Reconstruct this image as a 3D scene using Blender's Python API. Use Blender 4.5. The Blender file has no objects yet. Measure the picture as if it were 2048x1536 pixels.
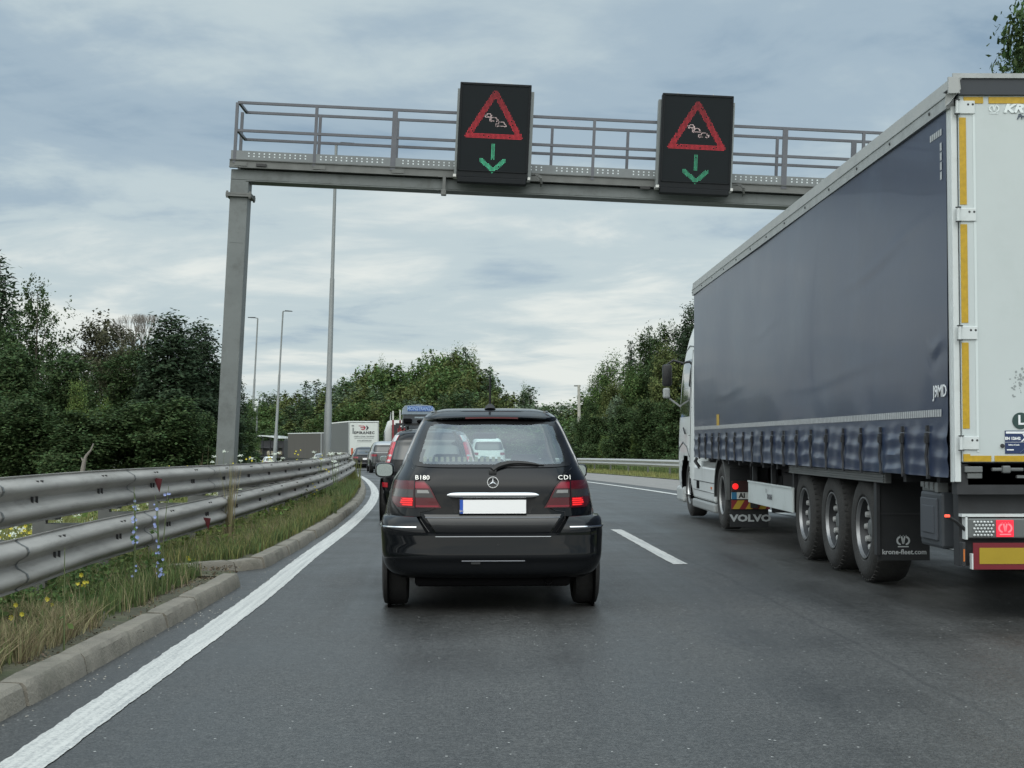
import bpy, bmesh, math, random
import numpy as np
from mathutils import Vector, Matrix, Euler
random.seed(7); rng = np.random.default_rng(7)
R = math.radians
S = bpy.context.scene
COL = S.collection

# ------------------------------------------------------------------ camera
FPX = 2860.0; CX = 1024.0; CY = 768.0; HCAM = 1.32
PITCH = math.atan(114.0/FPX); YAW = math.atan(34.0/FPX)
cd = bpy.data.cameras.new('camera'); cam = bpy.data.objects.new('camera', cd); COL.objects.link(cam)
cd.sensor_width = 36.0; cd.lens = FPX/2048*36; cd.clip_start = 0.1; cd.clip_end = 6000
cam.location = (0, 0, HCAM); cam.rotation_euler = (math.pi/2+PITCH, 0, -YAW)
S.camera = cam
cm = Euler((math.pi/2+PITCH, 0, -YAW)).to_matrix()
AR = cm @ Vector((1, 0, 0)); AU = cm @ Vector((0, 1, 0)); AF = cm @ Vector((0, 0, -1))
def P(u, v, Y):
    d = AF + AR*((u-CX)/FPX) - AU*((v-CY)/FPX)
    t = Y/d.y
    return Vector((d.x*t, Y, HCAM+d.z*t))

# ------------------------------------------------------------------ light
SUN_EL, SUN_AZ = R(50), R(215)      # overcast: weak, very soft sun behind the camera, to the left
W_ = bpy.data.worlds.new('World'); S.world = W_; W_.use_nodes = True
nt = W_.node_tree; N = nt.nodes; L = nt.links; N.clear()
out = N.new('ShaderNodeOutputWorld'); bg = N.new('ShaderNodeBackground'); L.new(bg.outputs[0], out.inputs[0])
tc = N.new('ShaderNodeTexCoord'); sep = N.new('ShaderNodeSeparateXYZ'); L.new(tc.outputs['Generated'], sep.inputs[0])
def wm(op, a, b=None, c=None):
    n = N.new('ShaderNodeMath'); n.operation = op
    for i, q in enumerate((a, b, c)):
        if q is None: continue
        if isinstance(q, (int, float)): n.inputs[i].default_value = q
        else: L.new(q, n.inputs[i])
    return n.outputs[0]
def wmix(f, a, b):
    n = N.new('ShaderNodeMix'); n.data_type = 'RGBA'
    for i, q in ((0, f), (6, a), (7, b)):
        if isinstance(q, tuple): n.inputs[i].default_value = q + (1,)
        elif isinstance(q, (int, float)): n.inputs[i].default_value = q
        else: L.new(q, n.inputs[i])
    return n.outputs[2]
def wramp(x, pts):
    n = N.new('ShaderNodeValToRGB'); L.new(x, n.inputs[0]); e = n.color_ramp.elements
    while len(e) < len(pts): e.new(0.5)
    for k, (p, c) in enumerate(pts): e[k].position = p; e[k].color = tuple(c)+(1,) if isinstance(c, tuple) else (c, c, c, 1)
    n.color_ramp.interpolation = 'EASE'
    return n.outputs[0]
zc = wm('MAXIMUM', sep.outputs[2], 0.0)
dn = wm('ADD', zc, 0.10)
cmb = N.new('ShaderNodeCombineXYZ')
L.new(wm('DIVIDE', sep.outputs[0], dn), cmb.inputs[0]); L.new(wm('DIVIDE', sep.outputs[1], dn), cmb.inputs[1])
def wnoise(scale, det, rough, sx=1, sy=1, off=0, dist=0.0):
    mp = N.new('ShaderNodeMapping'); L.new(cmb.outputs[0], mp.inputs[0])
    mp.inputs['Scale'].default_value = (sx, sy, 1); mp.inputs['Location'].default_value = (off, off*0.7, off*0.3)
    mp.inputs['Rotation'].default_value = (0, 0, R(12))
    n = N.new('ShaderNodeTexNoise'); n.inputs['Scale'].default_value = scale; n.inputs['Detail'].default_value = det
    n.inputs['Roughness'].default_value = rough; n.inputs['Distortion'].default_value = dist
    L.new(mp.outputs[0], n.inputs['Vector']); return n.outputs['Fac']
n1 = wnoise(0.75, 7, 0.56, 0.9, 0.8, 6.7, 0.35)
n2 = wnoise(1.9, 8, 0.60, 0.85, 1.0, 9.4, 0.5)
n3 = wnoise(0.30, 3, 0.5, 1, 1, 5.3)
blend = wm('ADD', wm('ADD', wm('MULTIPLY', n1, 0.72), wm('MULTIPLY', n2, 0.32)), wm('MULTIPLY', n3, 0.26)); blend = wm('SUBTRACT', blend, 0.135)
el = wramp(sep.outputs[2], [(0.0, 0.19), (0.08, 0.19), (0.15, 0.09), (0.24, -0.035), (1.0, 0.02)])
cl = wm('SUBTRACT', wm('ADD', blend, el), 0.0)
cloud = wramp(cl, [(0.40, (0.255, 0.365, 0.475)), (0.51, (0.39, 0.50, 0.585)), (0.62, (0.56, 0.66, 0.69)), (0.76, (0.83, 0.87, 0.835))])
sky = N.new('ShaderNodeTexSky'); sky.sky_type = 'NISHITA'; sky.sun_disc = False
sky.sun_elevation = SUN_EL; sky.sun_rotation = SUN_AZ; sky.dust_density = 2.0
nsk = N.new('ShaderNodeVectorMath'); nsk.operation = 'SCALE'; L.new(sky.outputs[0], nsk.inputs[0]); nsk.inputs['Scale'].default_value = 0.09
mixed = wmix(0.92, nsk.outputs[0], cloud)
zb = wramp(sep.outputs[2], [(0.0, 1.0), (0.30, 1.0), (0.6, 1.0), (1.0, 1.0)])
zboost = wm('ADD', 1.0, wm('MULTIPLY', wm('SMOOTH_MIN', wm('MAXIMUM', wm('SUBTRACT', sep.outputs[2], 0.32), 0.0), 0.5, 0.05), 2.2))
fin = N.new('ShaderNodeVectorMath'); fin.operation = 'SCALE'; L.new(mixed, fin.inputs[0])
bk = wm('MULTIPLY', wm('SMOOTH_MIN', wm('MAXIMUM', wm('SUBTRACT', wm('MULTIPLY', sep.outputs[1], -1.0), 0.05), 0.0), 0.5, 0.05), wm('SMOOTH_MIN', wm('MAXIMUM', wm('SUBTRACT', sep.outputs[2], 0.18), 0.0), 0.35, 0.05))   # unseen cloud deck behind the camera, brightness added to light rear-facing sides
L.new(zboost, fin.inputs['Scale'])
warm = N.new('ShaderNodeVectorMath'); warm.operation = 'SCALE'; warm.inputs[0].default_value = (0.62, 0.60, 0.535); L.new(wm('MULTIPLY', bk, 14.5), warm.inputs['Scale'])
fadd = N.new('ShaderNodeVectorMath'); fadd.operation = 'ADD'; L.new(fin.outputs[0], fadd.inputs[0]); L.new(warm.outputs[0], fadd.inputs[1])
L.new(fadd.outputs[0], bg.inputs[0]); bg.inputs[1].default_value = 1.0
sd = bpy.data.lights.new('sun', 'SUN'); sd.energy = 1.2; sd.angle = R(130); sd.color = (1.0, 0.95, 0.86)
so = bpy.data.objects.new('sun', sd); COL.objects.link(so)
so.rotation_euler = Vector((math.sin(SUN_AZ)*math.cos(SUN_EL), math.cos(SUN_AZ)*math.cos(SUN_EL), math.sin(SUN_EL))).to_track_quat('Z', 'Y').to_euler()
S.view_settings.view_transform = 'Standard'; S.view_settings.look = 'None'; S.view_settings.exposure = 0.0; S.view_settings.gamma = 1.0
S.cycles.max_bounces = 8; S.cycles.transparent_max_bounces = 16; S.cycles.use_denoising = True

# ------------------------------------------------------------------ materials
MATS = {}
def mat(name, col, rough=0.6, metal=0.0, spec=0.5, var=0.0, vscale=5.0, bump=0.0, bscale=40.0, coat=0.0, emit=None, estr=0.0,
        trans=0.0, stretch=None, dirt=None, dscale=3.0, damt=0.5, island=0.0, alpha=1.0):
    if name in MATS: return MATS[name]
    m = bpy.data.materials.new(name); m.use_nodes = True; t = m.node_tree; n = t.nodes; l = t.links
    b = n['Principled BSDF']
    b.inputs['Roughness'].default_value = rough; b.inputs['Metallic'].default_value = metal
    b.inputs['Specular IOR Level'].default_value = spec; b.inputs['Coat Weight'].default_value = coat; b.inputs['Coat Roughness'].default_value = 0.04
    b.inputs['Base Color'].default_value = tuple(col)+(1,)
    tcn = n.new('ShaderNodeTexCoord'); vec = tcn.outputs['Object']
    if stretch:
        mp = n.new('ShaderNodeMapping'); mp.inputs['Scale'].default_value = stretch; l.new(vec, mp.inputs[0]); vec = mp.outputs[0]
    cur = None
    def rgbmix(f, a, c2, blend='MIX'):
        x = n.new('ShaderNodeMix'); x.data_type = 'RGBA'; x.blend_type = blend
        for i, q in ((0, f), (6, a), (7, c2)):
            if isinstance(q, tuple): x.inputs[i].default_value = q if len(q) == 4 else q+(1,)
            elif isinstance(q, (int, float)): x.inputs[i].default_value = q
            else: l.new(q, x.inputs[i])
        return x.outputs[2]
    if var > 0:
        no = n.new('ShaderNodeTexNoise'); no.inputs['Scale'].default_value = vscale; no.inputs['Detail'].default_value = 6; no.inputs['Roughness'].default_value = 0.65
        l.new(vec, no.inputs['Vector'])
        rp = n.new('ShaderNodeMapRange'); rp.inputs[1].default_value = 0.3; rp.inputs[2].default_value = 0.7; l.new(no.outputs['Fac'], rp.inputs[0])
        cur = rgbmix(rp.outputs[0], tuple(c*(1-var) for c in col), tuple(min(1, c*(1+var)) for c in col))
        rr = n.new('ShaderNodeMapRange'); l.new(no.outputs['Fac'], rr.inputs[0]); rr.inputs[3].default_value = max(0.02, rough-0.12*min(1, var*3)); rr.inputs[4].default_value = min(1, rough+0.12*min(1, var*3))
        l.new(rr.outputs[0], b.inputs['Roughness'])
    if island > 0:
        g = n.new('ShaderNodeNewGeometry')
        hs = n.new('ShaderNodeHueSaturation')
        mr = n.new('ShaderNodeMapRange'); l.new(g.outputs['Random Per Island'], mr.inputs[0]); mr.inputs[3].default_value = 1-island; mr.inputs[4].default_value = 1+island
        l.new(mr.outputs[0], hs.inputs['Value'])
        w2 = n.new('ShaderNodeTexWhiteNoise'); w2.noise_dimensions = '1D'; l.new(g.outputs['Random Per Island'], w2.inputs['W'])
        m3 = n.new('ShaderNodeMapRange'); l.new(w2.outputs['Value'], m3.inputs[0]); m3.inputs[3].default_value = 0.47; m3.inputs[4].default_value = 0.53
        l.new(m3.outputs[0], hs.inputs['Hue'])
        if cur is None: hs.inputs['Color'].default_value = tuple(col)+(1,)
        else: l.new(cur, hs.inputs['Color'])
        cur = hs.outputs[0]
    if dirt:
        no = n.new('ShaderNodeTexNoise'); no.inputs['Scale'].default_value = dscale; no.inputs['Detail'].default_value = 8; no.inputs['Roughness'].default_value = 0.7
        l.new(vec, no.inputs['Vector'])
        rp = n.new('ShaderNodeMapRange'); rp.inputs[1].default_value = 0.5; rp.inputs[2].default_value = 0.72; rp.inputs[4].default_value = damt; l.new(no.outputs['Fac'], rp.inputs[0])
        cur = rgbmix(rp.outputs[0], cur if cur is not None else tuple(col), tuple(dirt))
    if cur is not None: l.new(cur, b.inputs['Base Color'])
    if bump > 0:
        no = n.new('ShaderNodeTexNoise'); no.inputs['Scale'].default_value = bscale; no.inputs['Detail'].default_value = 5; l.new(vec, no.inputs['Vector'])
        bp = n.new('ShaderNodeBump'); bp.inputs['Strength'].default_value = min(1, bump); bp.inputs['Distance'].default_value = 0.02; l.new(no.outputs['Fac'], bp.inputs['Height'])
        l.new(bp.outputs[0], b.inputs['Normal'])
    if emit:
        b.inputs['Emission Color'].default_value = tuple(emit)+(1,); b.inputs['Emission Strength'].default_value = estr
    if trans > 0:      # leaves: some light passes through
        tr = n.new('ShaderNodeBsdfTranslucent'); mx = n.new('ShaderNodeMixShader'); mx.inputs[0].default_value = trans
        if cur is not None: l.new(cur, tr.inputs[0])
        else: tr.inputs[0].default_value = tuple(col)+(1,)
        l.new(b.outputs[0], mx.inputs[1]); l.new(tr.outputs[0], mx.inputs[2]); l.new(mx.outputs[0], n['Material Output'].inputs[0])
    MATS[name] = m; return m
def glass_mat(name, tint, rough=0.02, ior_f=2.0):
    if name in MATS: return MATS[name]
    m = bpy.data.materials.new(name); m.use_nodes = True; t = m.node_tree; n = t.nodes; l = t.links; n.clear()
    o = n.new('ShaderNodeOutputMaterial'); tr = n.new('ShaderNodeBsdfTransparent'); tr.inputs[0].default_value = tuple(tint)+(1,)
    gl = n.new('ShaderNodeBsdfGlossy'); gl.inputs['Roughness'].default_value = rough; gl.inputs[0].default_value = (0.9, 0.95, 1, 1)
    g = n.new('ShaderNodeNewGeometry'); dt = n.new('ShaderNodeVectorMath'); dt.operation = 'DOT_PRODUCT'; l.new(g.outputs['Incoming'], dt.inputs[0]); l.new(g.outputs['Normal'], dt.inputs[1])
    def mm(op, a, b):
        q = n.new('ShaderNodeMath'); q.operation = op
        for i, w in enumerate((a, b)):
            if isinstance(w, (int, float)): q.inputs[i].default_value = w
            else: l.new(w, q.inputs[i])
        return q
    F0 = ((ior_f-1)/(ior_f+1))**2; c_ = mm('ABSOLUTE', dt.outputs['Value'], 0.0)
    fr = mm('ADD', mm('MULTIPLY', mm('POWER', mm('SUBTRACT', 1.0, c_.outputs[0]).outputs[0], 5.0).outputs[0], 1-F0).outputs[0], F0)
    mx = n.new('ShaderNodeMixShader'); l.new(fr.outputs[0], mx.inputs[0]); l.new(tr.outputs[0], mx.inputs[1]); l.new(gl.outputs[0], mx.inputs[2]); l.new(mx.outputs[0], o.inputs[0])
    MATS[name] = m; return m

# ------------------------------------------------------------------ mesh helpers
class MB:
    def __init__(s): s.v = []; s.f = []; s.m = []; s.cm = 0
    def add(s, vs, fs):
        o = len(s.v); s.v += [tuple(v) for v in vs]; s.f += [tuple(o+i for i in f) for f in fs]; s.m += [s.cm]*len(fs); return s
    def box(s, x0, x1, y0, y1, z0, z1, b=0.0):
        if b > 0:
            bm = bmesh.new(); bmesh.ops.create_cube(bm, size=1)
            for v in bm.verts: v.co = Vector(((x0+x1)/2+v.co.x*(x1-x0), (y0+y1)/2+v.co.y*(y1-y0), (z0+z1)/2+v.co.z*(z1-z0)))
            bmesh.ops.bevel(bm, geom=list(bm.edges), offset=b, segments=2, affect='EDGES', profile=0.5)
            bm.verts.index_update(); s.add([v.co[:] for v in bm.verts], [[v.index for v in f.verts] for f in bm.faces]); bm.free(); return s
        v = [(x0,y0,z0),(x1,y0,z0),(x1,y1,z0),(x0,y1,z0),(x0,y0,z1),(x1,y0,z1),(x1,y1,z1),(x0,y1,z1)]
        return s.add(v, [(0,3,2,1),(4,5,6,7),(0,1,5,4),(1,2,6,5),(2,3,7,6),(3,0,4,7)])
    def bar(s, a, b, w, h, up=(0,0,1)):
        a = Vector(a); b = Vector(b); d = (b-a).normalized(); up = Vector(up)
        if abs(d.dot(up)) > 0.98: up = Vector((0,1,0))
        x = d.cross(up).normalized()*w/2; y = x.cross(d).normalized()*h/2
        vs = [p+q for p in (a, b) for q in (-x-y, x-y, x+y, -x+y)]
        return s.add(vs, [(0,1,2,3),(7,6,5,4),(0,4,5,1),(1,5,6,2),(2,6,7,3),(3,7,4,0)])
    def tube(s, pts, rad, n=8, cap=True):
        pts = [Vector(p) for p in pts]; rad = rad if isinstance(rad, (list, tuple)) else [rad]*len(pts)
        rings = []; px = None
        for i, p in enumerate(pts):
            d = (pts[min(i+1, len(pts)-1)]-pts[max(i-1, 0)]).normalized()
            u = Vector((0,0,1)) if abs(d.z) < 0.9 else Vector((0,1,0))
            if px is None: x = d.cross(u).normalized()
            else: x = (px-d*px.dot(d)).normalized()
            px = x; y = d.cross(x)
            rings.append([p+(x*math.cos(2*math.pi*k/n)+y*math.sin(2*math.pi*k/n))*rad[i] for k in range(n)])
        return s.loft(rings, True, cap)
    def loft(s, rings, closed=True, cap=True):
        n = len(rings[0]); vs = [v for r in rings for v in r]; fs = []
        for i in range(len(rings)-1):
            for k in range(n if closed else n-1):
                k2 = (k+1) % n
                fs.append((i*n+k, i*n+k2, (i+1)*n+k2, (i+1)*n+k))
        if cap and closed:
            fs.append(tuple(range(n-1, -1, -1))); fs.append(tuple((len(rings)-1)*n+k for k in range(n)))
        return s.add(vs, fs)
    def lathe(s, prof, c, axis='x', n=32):   # prof: (pos along axis, radius)
        c = Vector(c); rings = []
        for a, r in prof:
            ring = []
            for k in range(n):
                t = 2*math.pi*k/n; q = (math.cos(t)*r, math.sin(t)*r)
                ring.append(c + (Vector((a, q[0], q[1])) if axis == 'x' else Vector((q[0], a, q[1])) if axis == 'y' else Vector((q[0], q[1], a))))
            rings.append(ring)
        return s.loft(rings, True, False)
    def prism(s, poly, axis, a0, a1):        # poly of (p,q) extruded along axis
        def mk(p, q, a): return (a, p, q) if axis == 'x' else (p, a, q) if axis == 'y' else (p, q, a)
        n = len(poly); vs = [mk(p, q, a0) for p, q in poly]+[mk(p, q, a1) for p, q in poly]
        return s.add(vs, [tuple(range(n-1, -1, -1)), tuple(range(n, 2*n))]+[(k, (k+1) % n, n+(k+1) % n, n+k) for k in range(n)])
    def grid(s, fn, nu, nv, keep=None):
        vs = [fn(i/nu, j/nv) for j in range(nv+1) for i in range(nu+1)]; fs = []
        for j in range(nv):
            for i in range(nu):
                if keep and not keep((i+.5)/nu, (j+.5)/nv): continue
                a = j*(nu+1)+i; fs.append((a, a+1, a+nu+2, a+nu+1))
        return s.add(vs, fs)
    def build(s, name, m, parent=None, smooth=False, angle=35, fix=True, solid=0.0):
        me = bpy.data.meshes.new(name); me.from_pydata(s.v, [], s.f)
        if isinstance(m, (list, tuple)):
            for q in m: me.materials.append(q)
            me.polygons.foreach_set('material_index', s.m)
        else: me.materials.append(m)
        if fix:
            bm = bmesh.new(); bm.from_mesh(me)
            bmesh.ops.remove_doubles(bm, verts=bm.verts, dist=1e-5)
            bmesh.ops.recalc_face_normals(bm, faces=bm.faces); bm.to_mesh(me); bm.free()
        if smooth:
            me.polygons.foreach_set('use_smooth', [True]*len(me.polygons))
            try: me.set_sharp_from_angle(angle=R(angle))
            except Exception: pass
        o = bpy.data.objects.new(name, me); COL.objects.link(o)
        if parent: o.parent = parent
        if solid:
            md = o.modifiers.new('thickness', 'SOLIDIFY'); md.thickness = solid; md.offset = -1
        return o
def thing(name, label, cat, loc=(0,0,0), rot=(0,0,0), group=None):
    o = bpy.data.objects.new(name, None); COL.objects.link(o); o.location = loc; o.rotation_euler = rot
    o['label'] = label; o['category'] = cat
    if group: o['group'] = group
    return o
def tag(o, label, cat, group=None):
    o['label'] = label; o['category'] = cat
    if group: o['group'] = group
    return o
def struct(o): o['kind'] = 'structure'; return o
def stuff(o, label, cat=None):
    o['kind'] = 'stuff'; o['label'] = label
    if cat: o['category'] = cat
    return o
def text(name, s, m, parent, size, M, ext=0.002, bold=0.0, shear=0.0, sx=1.0, space=1.0):
    c = bpy.data.curves.new(name, 'FONT'); c.body = s; c.size = size; c.extrude = ext; c.offset = bold; c.shear = shear
    c.align_x = 'CENTER'; c.align_y = 'CENTER'; c.space_character = space; c.resolution_u = 2
    t = bpy.data.objects.new('tmp', c); COL.objects.link(t)
    bpy.context.view_layer.update()
    me = bpy.data.meshes.new_from_object(t.evaluated_get(bpy.context.evaluated_depsgraph_get()))
    bpy.data.objects.remove(t); bpy.data.curves.remove(c)
    me.transform(M @ Matrix.Diagonal((sx, 1, 1, 1))); me.materials.clear(); me.materials.append(m); me.name = name
    o = bpy.data.objects.new(name, me); COL.objects.link(o); o.parent = parent; return o
def faceM(origin, right, up):     # text plane: local x -> right, y -> up
    r = Vector(right).normalized(); u = Vector(up).normalized(); n = r.cross(u)
    M = Matrix((r, u, n)).transposed().to_4x4(); M.translation = Vector(origin); return M
def copy_tree(o, parent=None):
    c = o.copy(); COL.objects.link(c); c.parent = parent
    for ch in [x for x in o.children]: copy_tree(ch, c)
    return c
def interp(pts):
    xs = [p[0] for p in pts]; ys = [p[1] for p in pts]; n = len(xs)
    d = [(ys[i+1]-ys[i])/(xs[i+1]-xs[i]) for i in range(n-1)]
    m = [d[0]]+[(d[i-1]+d[i])/2 for i in range(1, n-1)]+[d[-1]]
    def f(x):
        if x <= xs[0]: return ys[0]+m[0]*(x-xs[0])
        if x >= xs[-1]: return ys[-1]+m[-1]*(x-xs[-1])
        i = 0
        while x > xs[i+1]: i += 1
        h = xs[i+1]-xs[i]; t = (x-xs[i])/h
        return (2*t**3-3*t*t+1)*ys[i]+(t**3-2*t*t+t)*h*m[i]+(-2*t**3+3*t*t)*ys[i+1]+(t**3-t*t)*h*m[i+1]
    return f
def lerp(a, b, t): return a+(b-a)*t
# ------------------------------------------------------------------ road alignment (metres; +Y ahead)
Xe = interp([(-20,-1.8),(0,-1.84),(6,-1.92),(12,-2.0),(16,-2.13),(23,-2.32),(32,-2.75),(40,-3.35),(50,-4.35),(60,-5.5),(76,-7.6),(88,-9.3),
             (100,-11.0),(120,-14.3),(140,-18.2),(160,-23),(180,-29.5),(200,-37.5),(230,-53),(260,-72),(290,-95)])
zr = interp([(-20,0),(8,0),(24,-.03),(40,-.1),(60,-.23),(76,-.36),(88,-.5),(120,-1.0),(160,-1.75),(200,-2.6),(260,-3.6),(300,-4.1)])
def RP(y, off, dz=0.0):
    s = (Xe(y+.5)-Xe(y-.5)); k = 1/math.sqrt(1+s*s)
    return Vector((Xe(y)+off*k, y-off*s*k, zr(y)+dz))
def heading(y): return math.atan(-(Xe(y+1)-Xe(y-1))/2)     # rotation about Z (left positive)
def zg(x, y):   # ground height anywhere
    return zr(min(max(y, -20), 295))-0.12-0.02*max(0, min(60, Xe(min(max(y,-20),290))-3-x))*0.5

# asphalt
def road_mat(name, base, spk, uvshift=0, tracks=True):
    m = bpy.data.materials.new(name); m.use_nodes = True; t = m.node_tree; n = t.nodes; l = t.links; b = n['Principled BSDF']
    geo = n.new('ShaderNodeTexCoord'); pos = geo.outputs['Object']; uv = geo.outputs['UV']
    def noise(sc, det, ro=0.6, v=pos, mp=None):
        if mp:
            q = n.new('ShaderNodeMapping'); q.inputs['Scale'].default_value = mp; l.new(v, q.inputs[0]); v = q.outputs[0]
        x = n.new('ShaderNodeTexNoise'); x.inputs['Scale'].default_value = sc; x.inputs['Detail'].default_value = det; x.inputs['Roughness'].default_value = ro
        l.new(v, x.inputs['Vector']); return x.outputs['Fac']
    def mr(x, a, c, lo, hi):
        q = n.new('ShaderNodeMapRange'); l.new(x, q.inputs[0]); q.inputs[1].default_value = a; q.inputs[2].default_value = c; q.inputs[3].default_value = lo; q.inputs[4].default_value = hi; return q.outputs[0]
    def mth(op, a, c):
        q = n.new('ShaderNodeMath'); q.operation = op
        for i, w in enumerate((a, c)):
            if isinstance(w, (int, float)): q.inputs[i].default_value = w
            else: l.new(w, q.inputs[i])
        return q.outputs[0]
    grain = mth('MULTIPLY', mr(noise(75, 3, 0.8), 0.35, 0.65, 0.35, 1.65), mth('MULTIPLY', mr(noise(28, 4, 0.85), 0.35, 0.65, 0.48, 1.52), mr(noise(11, 3, 0.8), 0.35, 0.65, 0.84, 1.16)))
    mid = mr(noise(5, 5), 0.3, 0.7, 0.94, 1.06)
    big = mr(noise(0.5, 4), 0.3, 0.7, 0.80, 1.22)
    streak = mr(noise(1.0, 4, 0.6, uv, (1.6, 0.06, 1)), 0.3, 0.7, 0.80, 1.22)
    val = mth('MULTIPLY', mth('MULTIPLY', grain, mid), mth('MULTIPLY', big, streak))
    vo = n.new('ShaderNodeTexVoronoi'); vo.inputs['Scale'].default_value = 22; l.new(pos, vo.inputs['Vector'])
    wn = n.new('ShaderNodeTexWhiteNoise'); l.new(vo.outputs['Position'], wn.inputs['Vector'])
    chip = mth('MULTIPLY', mth('LESS_THAN', vo.outputs['Distance'], 0.14), mth('GREATER_THAN', wn.outputs['Value'], 0.93))
    vm = n.new('ShaderNodeVectorMath'); vm.operation = 'SCALE'; vm.inputs[0].default_value = base; l.new(val, vm.inputs['Scale'])
    mx = n.new('ShaderNodeMix'); mx.data_type = 'RGBA'; l.new(mth('MULTIPLY', chip, 0.9), mx.inputs[0]); l.new(vm.outputs[0], mx.inputs[6]); mx.inputs[7].default_value = (0.42, 0.42, 0.40, 1)
    col = mx.outputs[2]
    # longitudinal paving joint beside the lane line
    su = n.new('ShaderNodeSeparateXYZ'); l.new(uv, su.inputs[0])
    wob = mr(noise(0.6, 4, 0.6, uv, (0, 1, 1)), 0.2, 0.8, -0.05, 0.05)
    dd = mth('ABSOLUTE', mth('SUBTRACT', mth('ADD', su.outputs[0], wob), 4.30), 0.0)
    jn = mr(dd, 0.006, 0.028, 0.42, 0.0)
    j2 = mth('MULTIPLY', jn, mr(noise(1.3, 3, 0.7, uv, (0, 1, 1)), 0.30, 0.5, 0.2, 1.0))
    m2 = n.new('ShaderNodeMix'); m2.data_type = 'RGBA'; l.new(j2, m2.inputs[0]); l.new(col, m2.inputs[6]); m2.inputs[7].default_value = (0.012, 0.012, 0.013, 1)
    l.new(m2.outputs[2], b.inputs['Base Color'])
    l.new(mr(mth('MULTIPLY', big, streak), 0.75, 1.25, 0.34, 0.62), b.inputs['Roughness']); b.inputs['Specular IOR Level'].default_value = 0.5
    bp = n.new('ShaderNodeBump'); bp.inputs['Strength'].default_value = 0.45; bp.inputs['Distance'].default_value = 0.006
    l.new(noise(70, 3, 0.7), bp.inputs['Height']); l.new(bp.outputs[0], b.inputs['Normal'])
    return m
M_ASPH = road_mat('asphalt', (0.045, 0.0455, 0.044), 1)
M_SHO = mat('shoulder asphalt', (0.20, 0.195, 0.185), 0.85, var=0.15, vscale=3, bump=.2)
def strip(name, m, off0, off1, y0, y1, dz, nu=1, step=1.0, uv=True, offs=None):
    ys = np.arange(y0, y1+1e-6, step); V = []; F = []; UV = []
    for y in ys:
        for i in range(nu+1):
            o = lerp(off0(y) if callable(off0) else off0, off1(y) if callable(off1) else off1, i/nu)
            V.append(RP(y, o, dz)[:]); UV.append((o, y))
    for j in range(len(ys)-1):
        for i in range(nu): a = j*(nu+1)+i; F.append((a, a+1, a+nu+2, a+nu+1))
    me = bpy.data.meshes.new(name); me.from_pydata(V, [], F); me.materials.append(m)
    ul = me.uv_layers.new(name='UVMap')
    for lp in me.loops: ul.data[lp.index].uv = UV[lp.vertex_index]
    me.polygons.foreach_set('use_smooth', [True]*len(F))
    o = bpy.data.objects.new(name, me); COL.objects.link(o); return o
struct(strip('road', M_ASPH, -1.2, 9.0, -70, 290, 0, 10))
struct(strip('hard_shoulder', M_SHO, 8.6, 11.9, -70, 290, 0.004, 2))
# painted lines (worn white paint)
def paint_mat(name, wear):
    m = bpy.data.materials.new(name); m.use_nodes = True; t = m.node_tree; n = t.nodes; l = t.links; b = n['Principled BSDF']
    tc = n.new('ShaderNodeTexCoord'); 
    def nz(sc, det, v, mp, ro=0.7):
        q = n.new('ShaderNodeMapping'); q.inputs['Scale'].default_value = mp; l.new(v, q.inputs[0])
        x = n.new('ShaderNodeTexNoise'); x.inputs['Scale'].default_value = sc; x.inputs['Detail'].default_value = det; x.inputs['Roughness'].default_value = ro; l.new(q.outputs[0], x.inputs['Vector']); return x.outputs['Fac']
    a = nz(1, 6, tc.outputs['UV'], (30, .5, 1)); c = nz(60, 3, tc.outputs['Object'], (1, 1, 1))
    ad = n.new('ShaderNodeMath'); ad.operation = 'ADD'; l.new(a, ad.inputs[0]); l.new(c, ad.inputs[1])
    r = n.new('ShaderNodeMapRange'); r.inputs[1].default_value = 0.92-wear; r.inputs[2].default_value = 1.30-wear; l.new(ad.outputs[0], r.inputs[0])
    mx = n.new('ShaderNodeMix'); mx.data_type = 'RGBA'; l.new(r.outputs[0], mx.inputs[0]); mx.inputs[6].default_value = (0.26, 0.27, 0.27, 1); mx.inputs[7].default_value = (0.56, 0.56, 0.53, 1)
    l.new(mx.outputs[2], b.inputs['Base Color']); b.inputs['Roughness'].default_value = 0.55
    bp = n.new('ShaderNodeBump'); bp.inputs['Strength'].default_value = 0.4; bp.inputs['Distance'].default_value = 0.004; l.new(c, bp.inputs['Height']); l.new(bp.outputs[0], b.inputs['Normal'])
    return m
M_PAINT = paint_mat('road paint', 0.20); M_PAINT2 = paint_mat('dash paint', 0.22)
def ragged(base, amp, seed):
    r = np.random.default_rng(seed); k = r.uniform(0, 6.28, 6)
    return lambda y: base+amp*(0.5*math.sin(9.1*y+k[0])+.5*math.sin(23*y+k[1])+.4*math.sin(51*y+k[2])+.3*math.sin(3.3*y+k[3]))
struct(strip('edge_line', M_PAINT, ragged(-.105, .006, 1), ragged(.105, .004, 2), -8, 60, 0.005, 2, 0.05))
struct(strip('edge_line', M_PAINT, -.1, .1, 60, 288, 0.005, 1, 1))
struct(strip('edge_line', M_PAINT, 7.75, 7.95, -8, 288, 0.009, 1, 1))
for k, (a, c) in enumerate([(-1.5, -.4), (15.3, 21.6), (33.6, 39.6), (51.6, 57.6), (69.6, 75.6), (87.6, 93.6), (105, 111), (123, 129), (141, 147)]):
    struct(strip('lane_line', M_PAINT2, ragged(4.03, .004, 5), ragged(4.19, .004, 6), a, c, 0.005, 1, 0.1 if c < 60 else 1))

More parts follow.
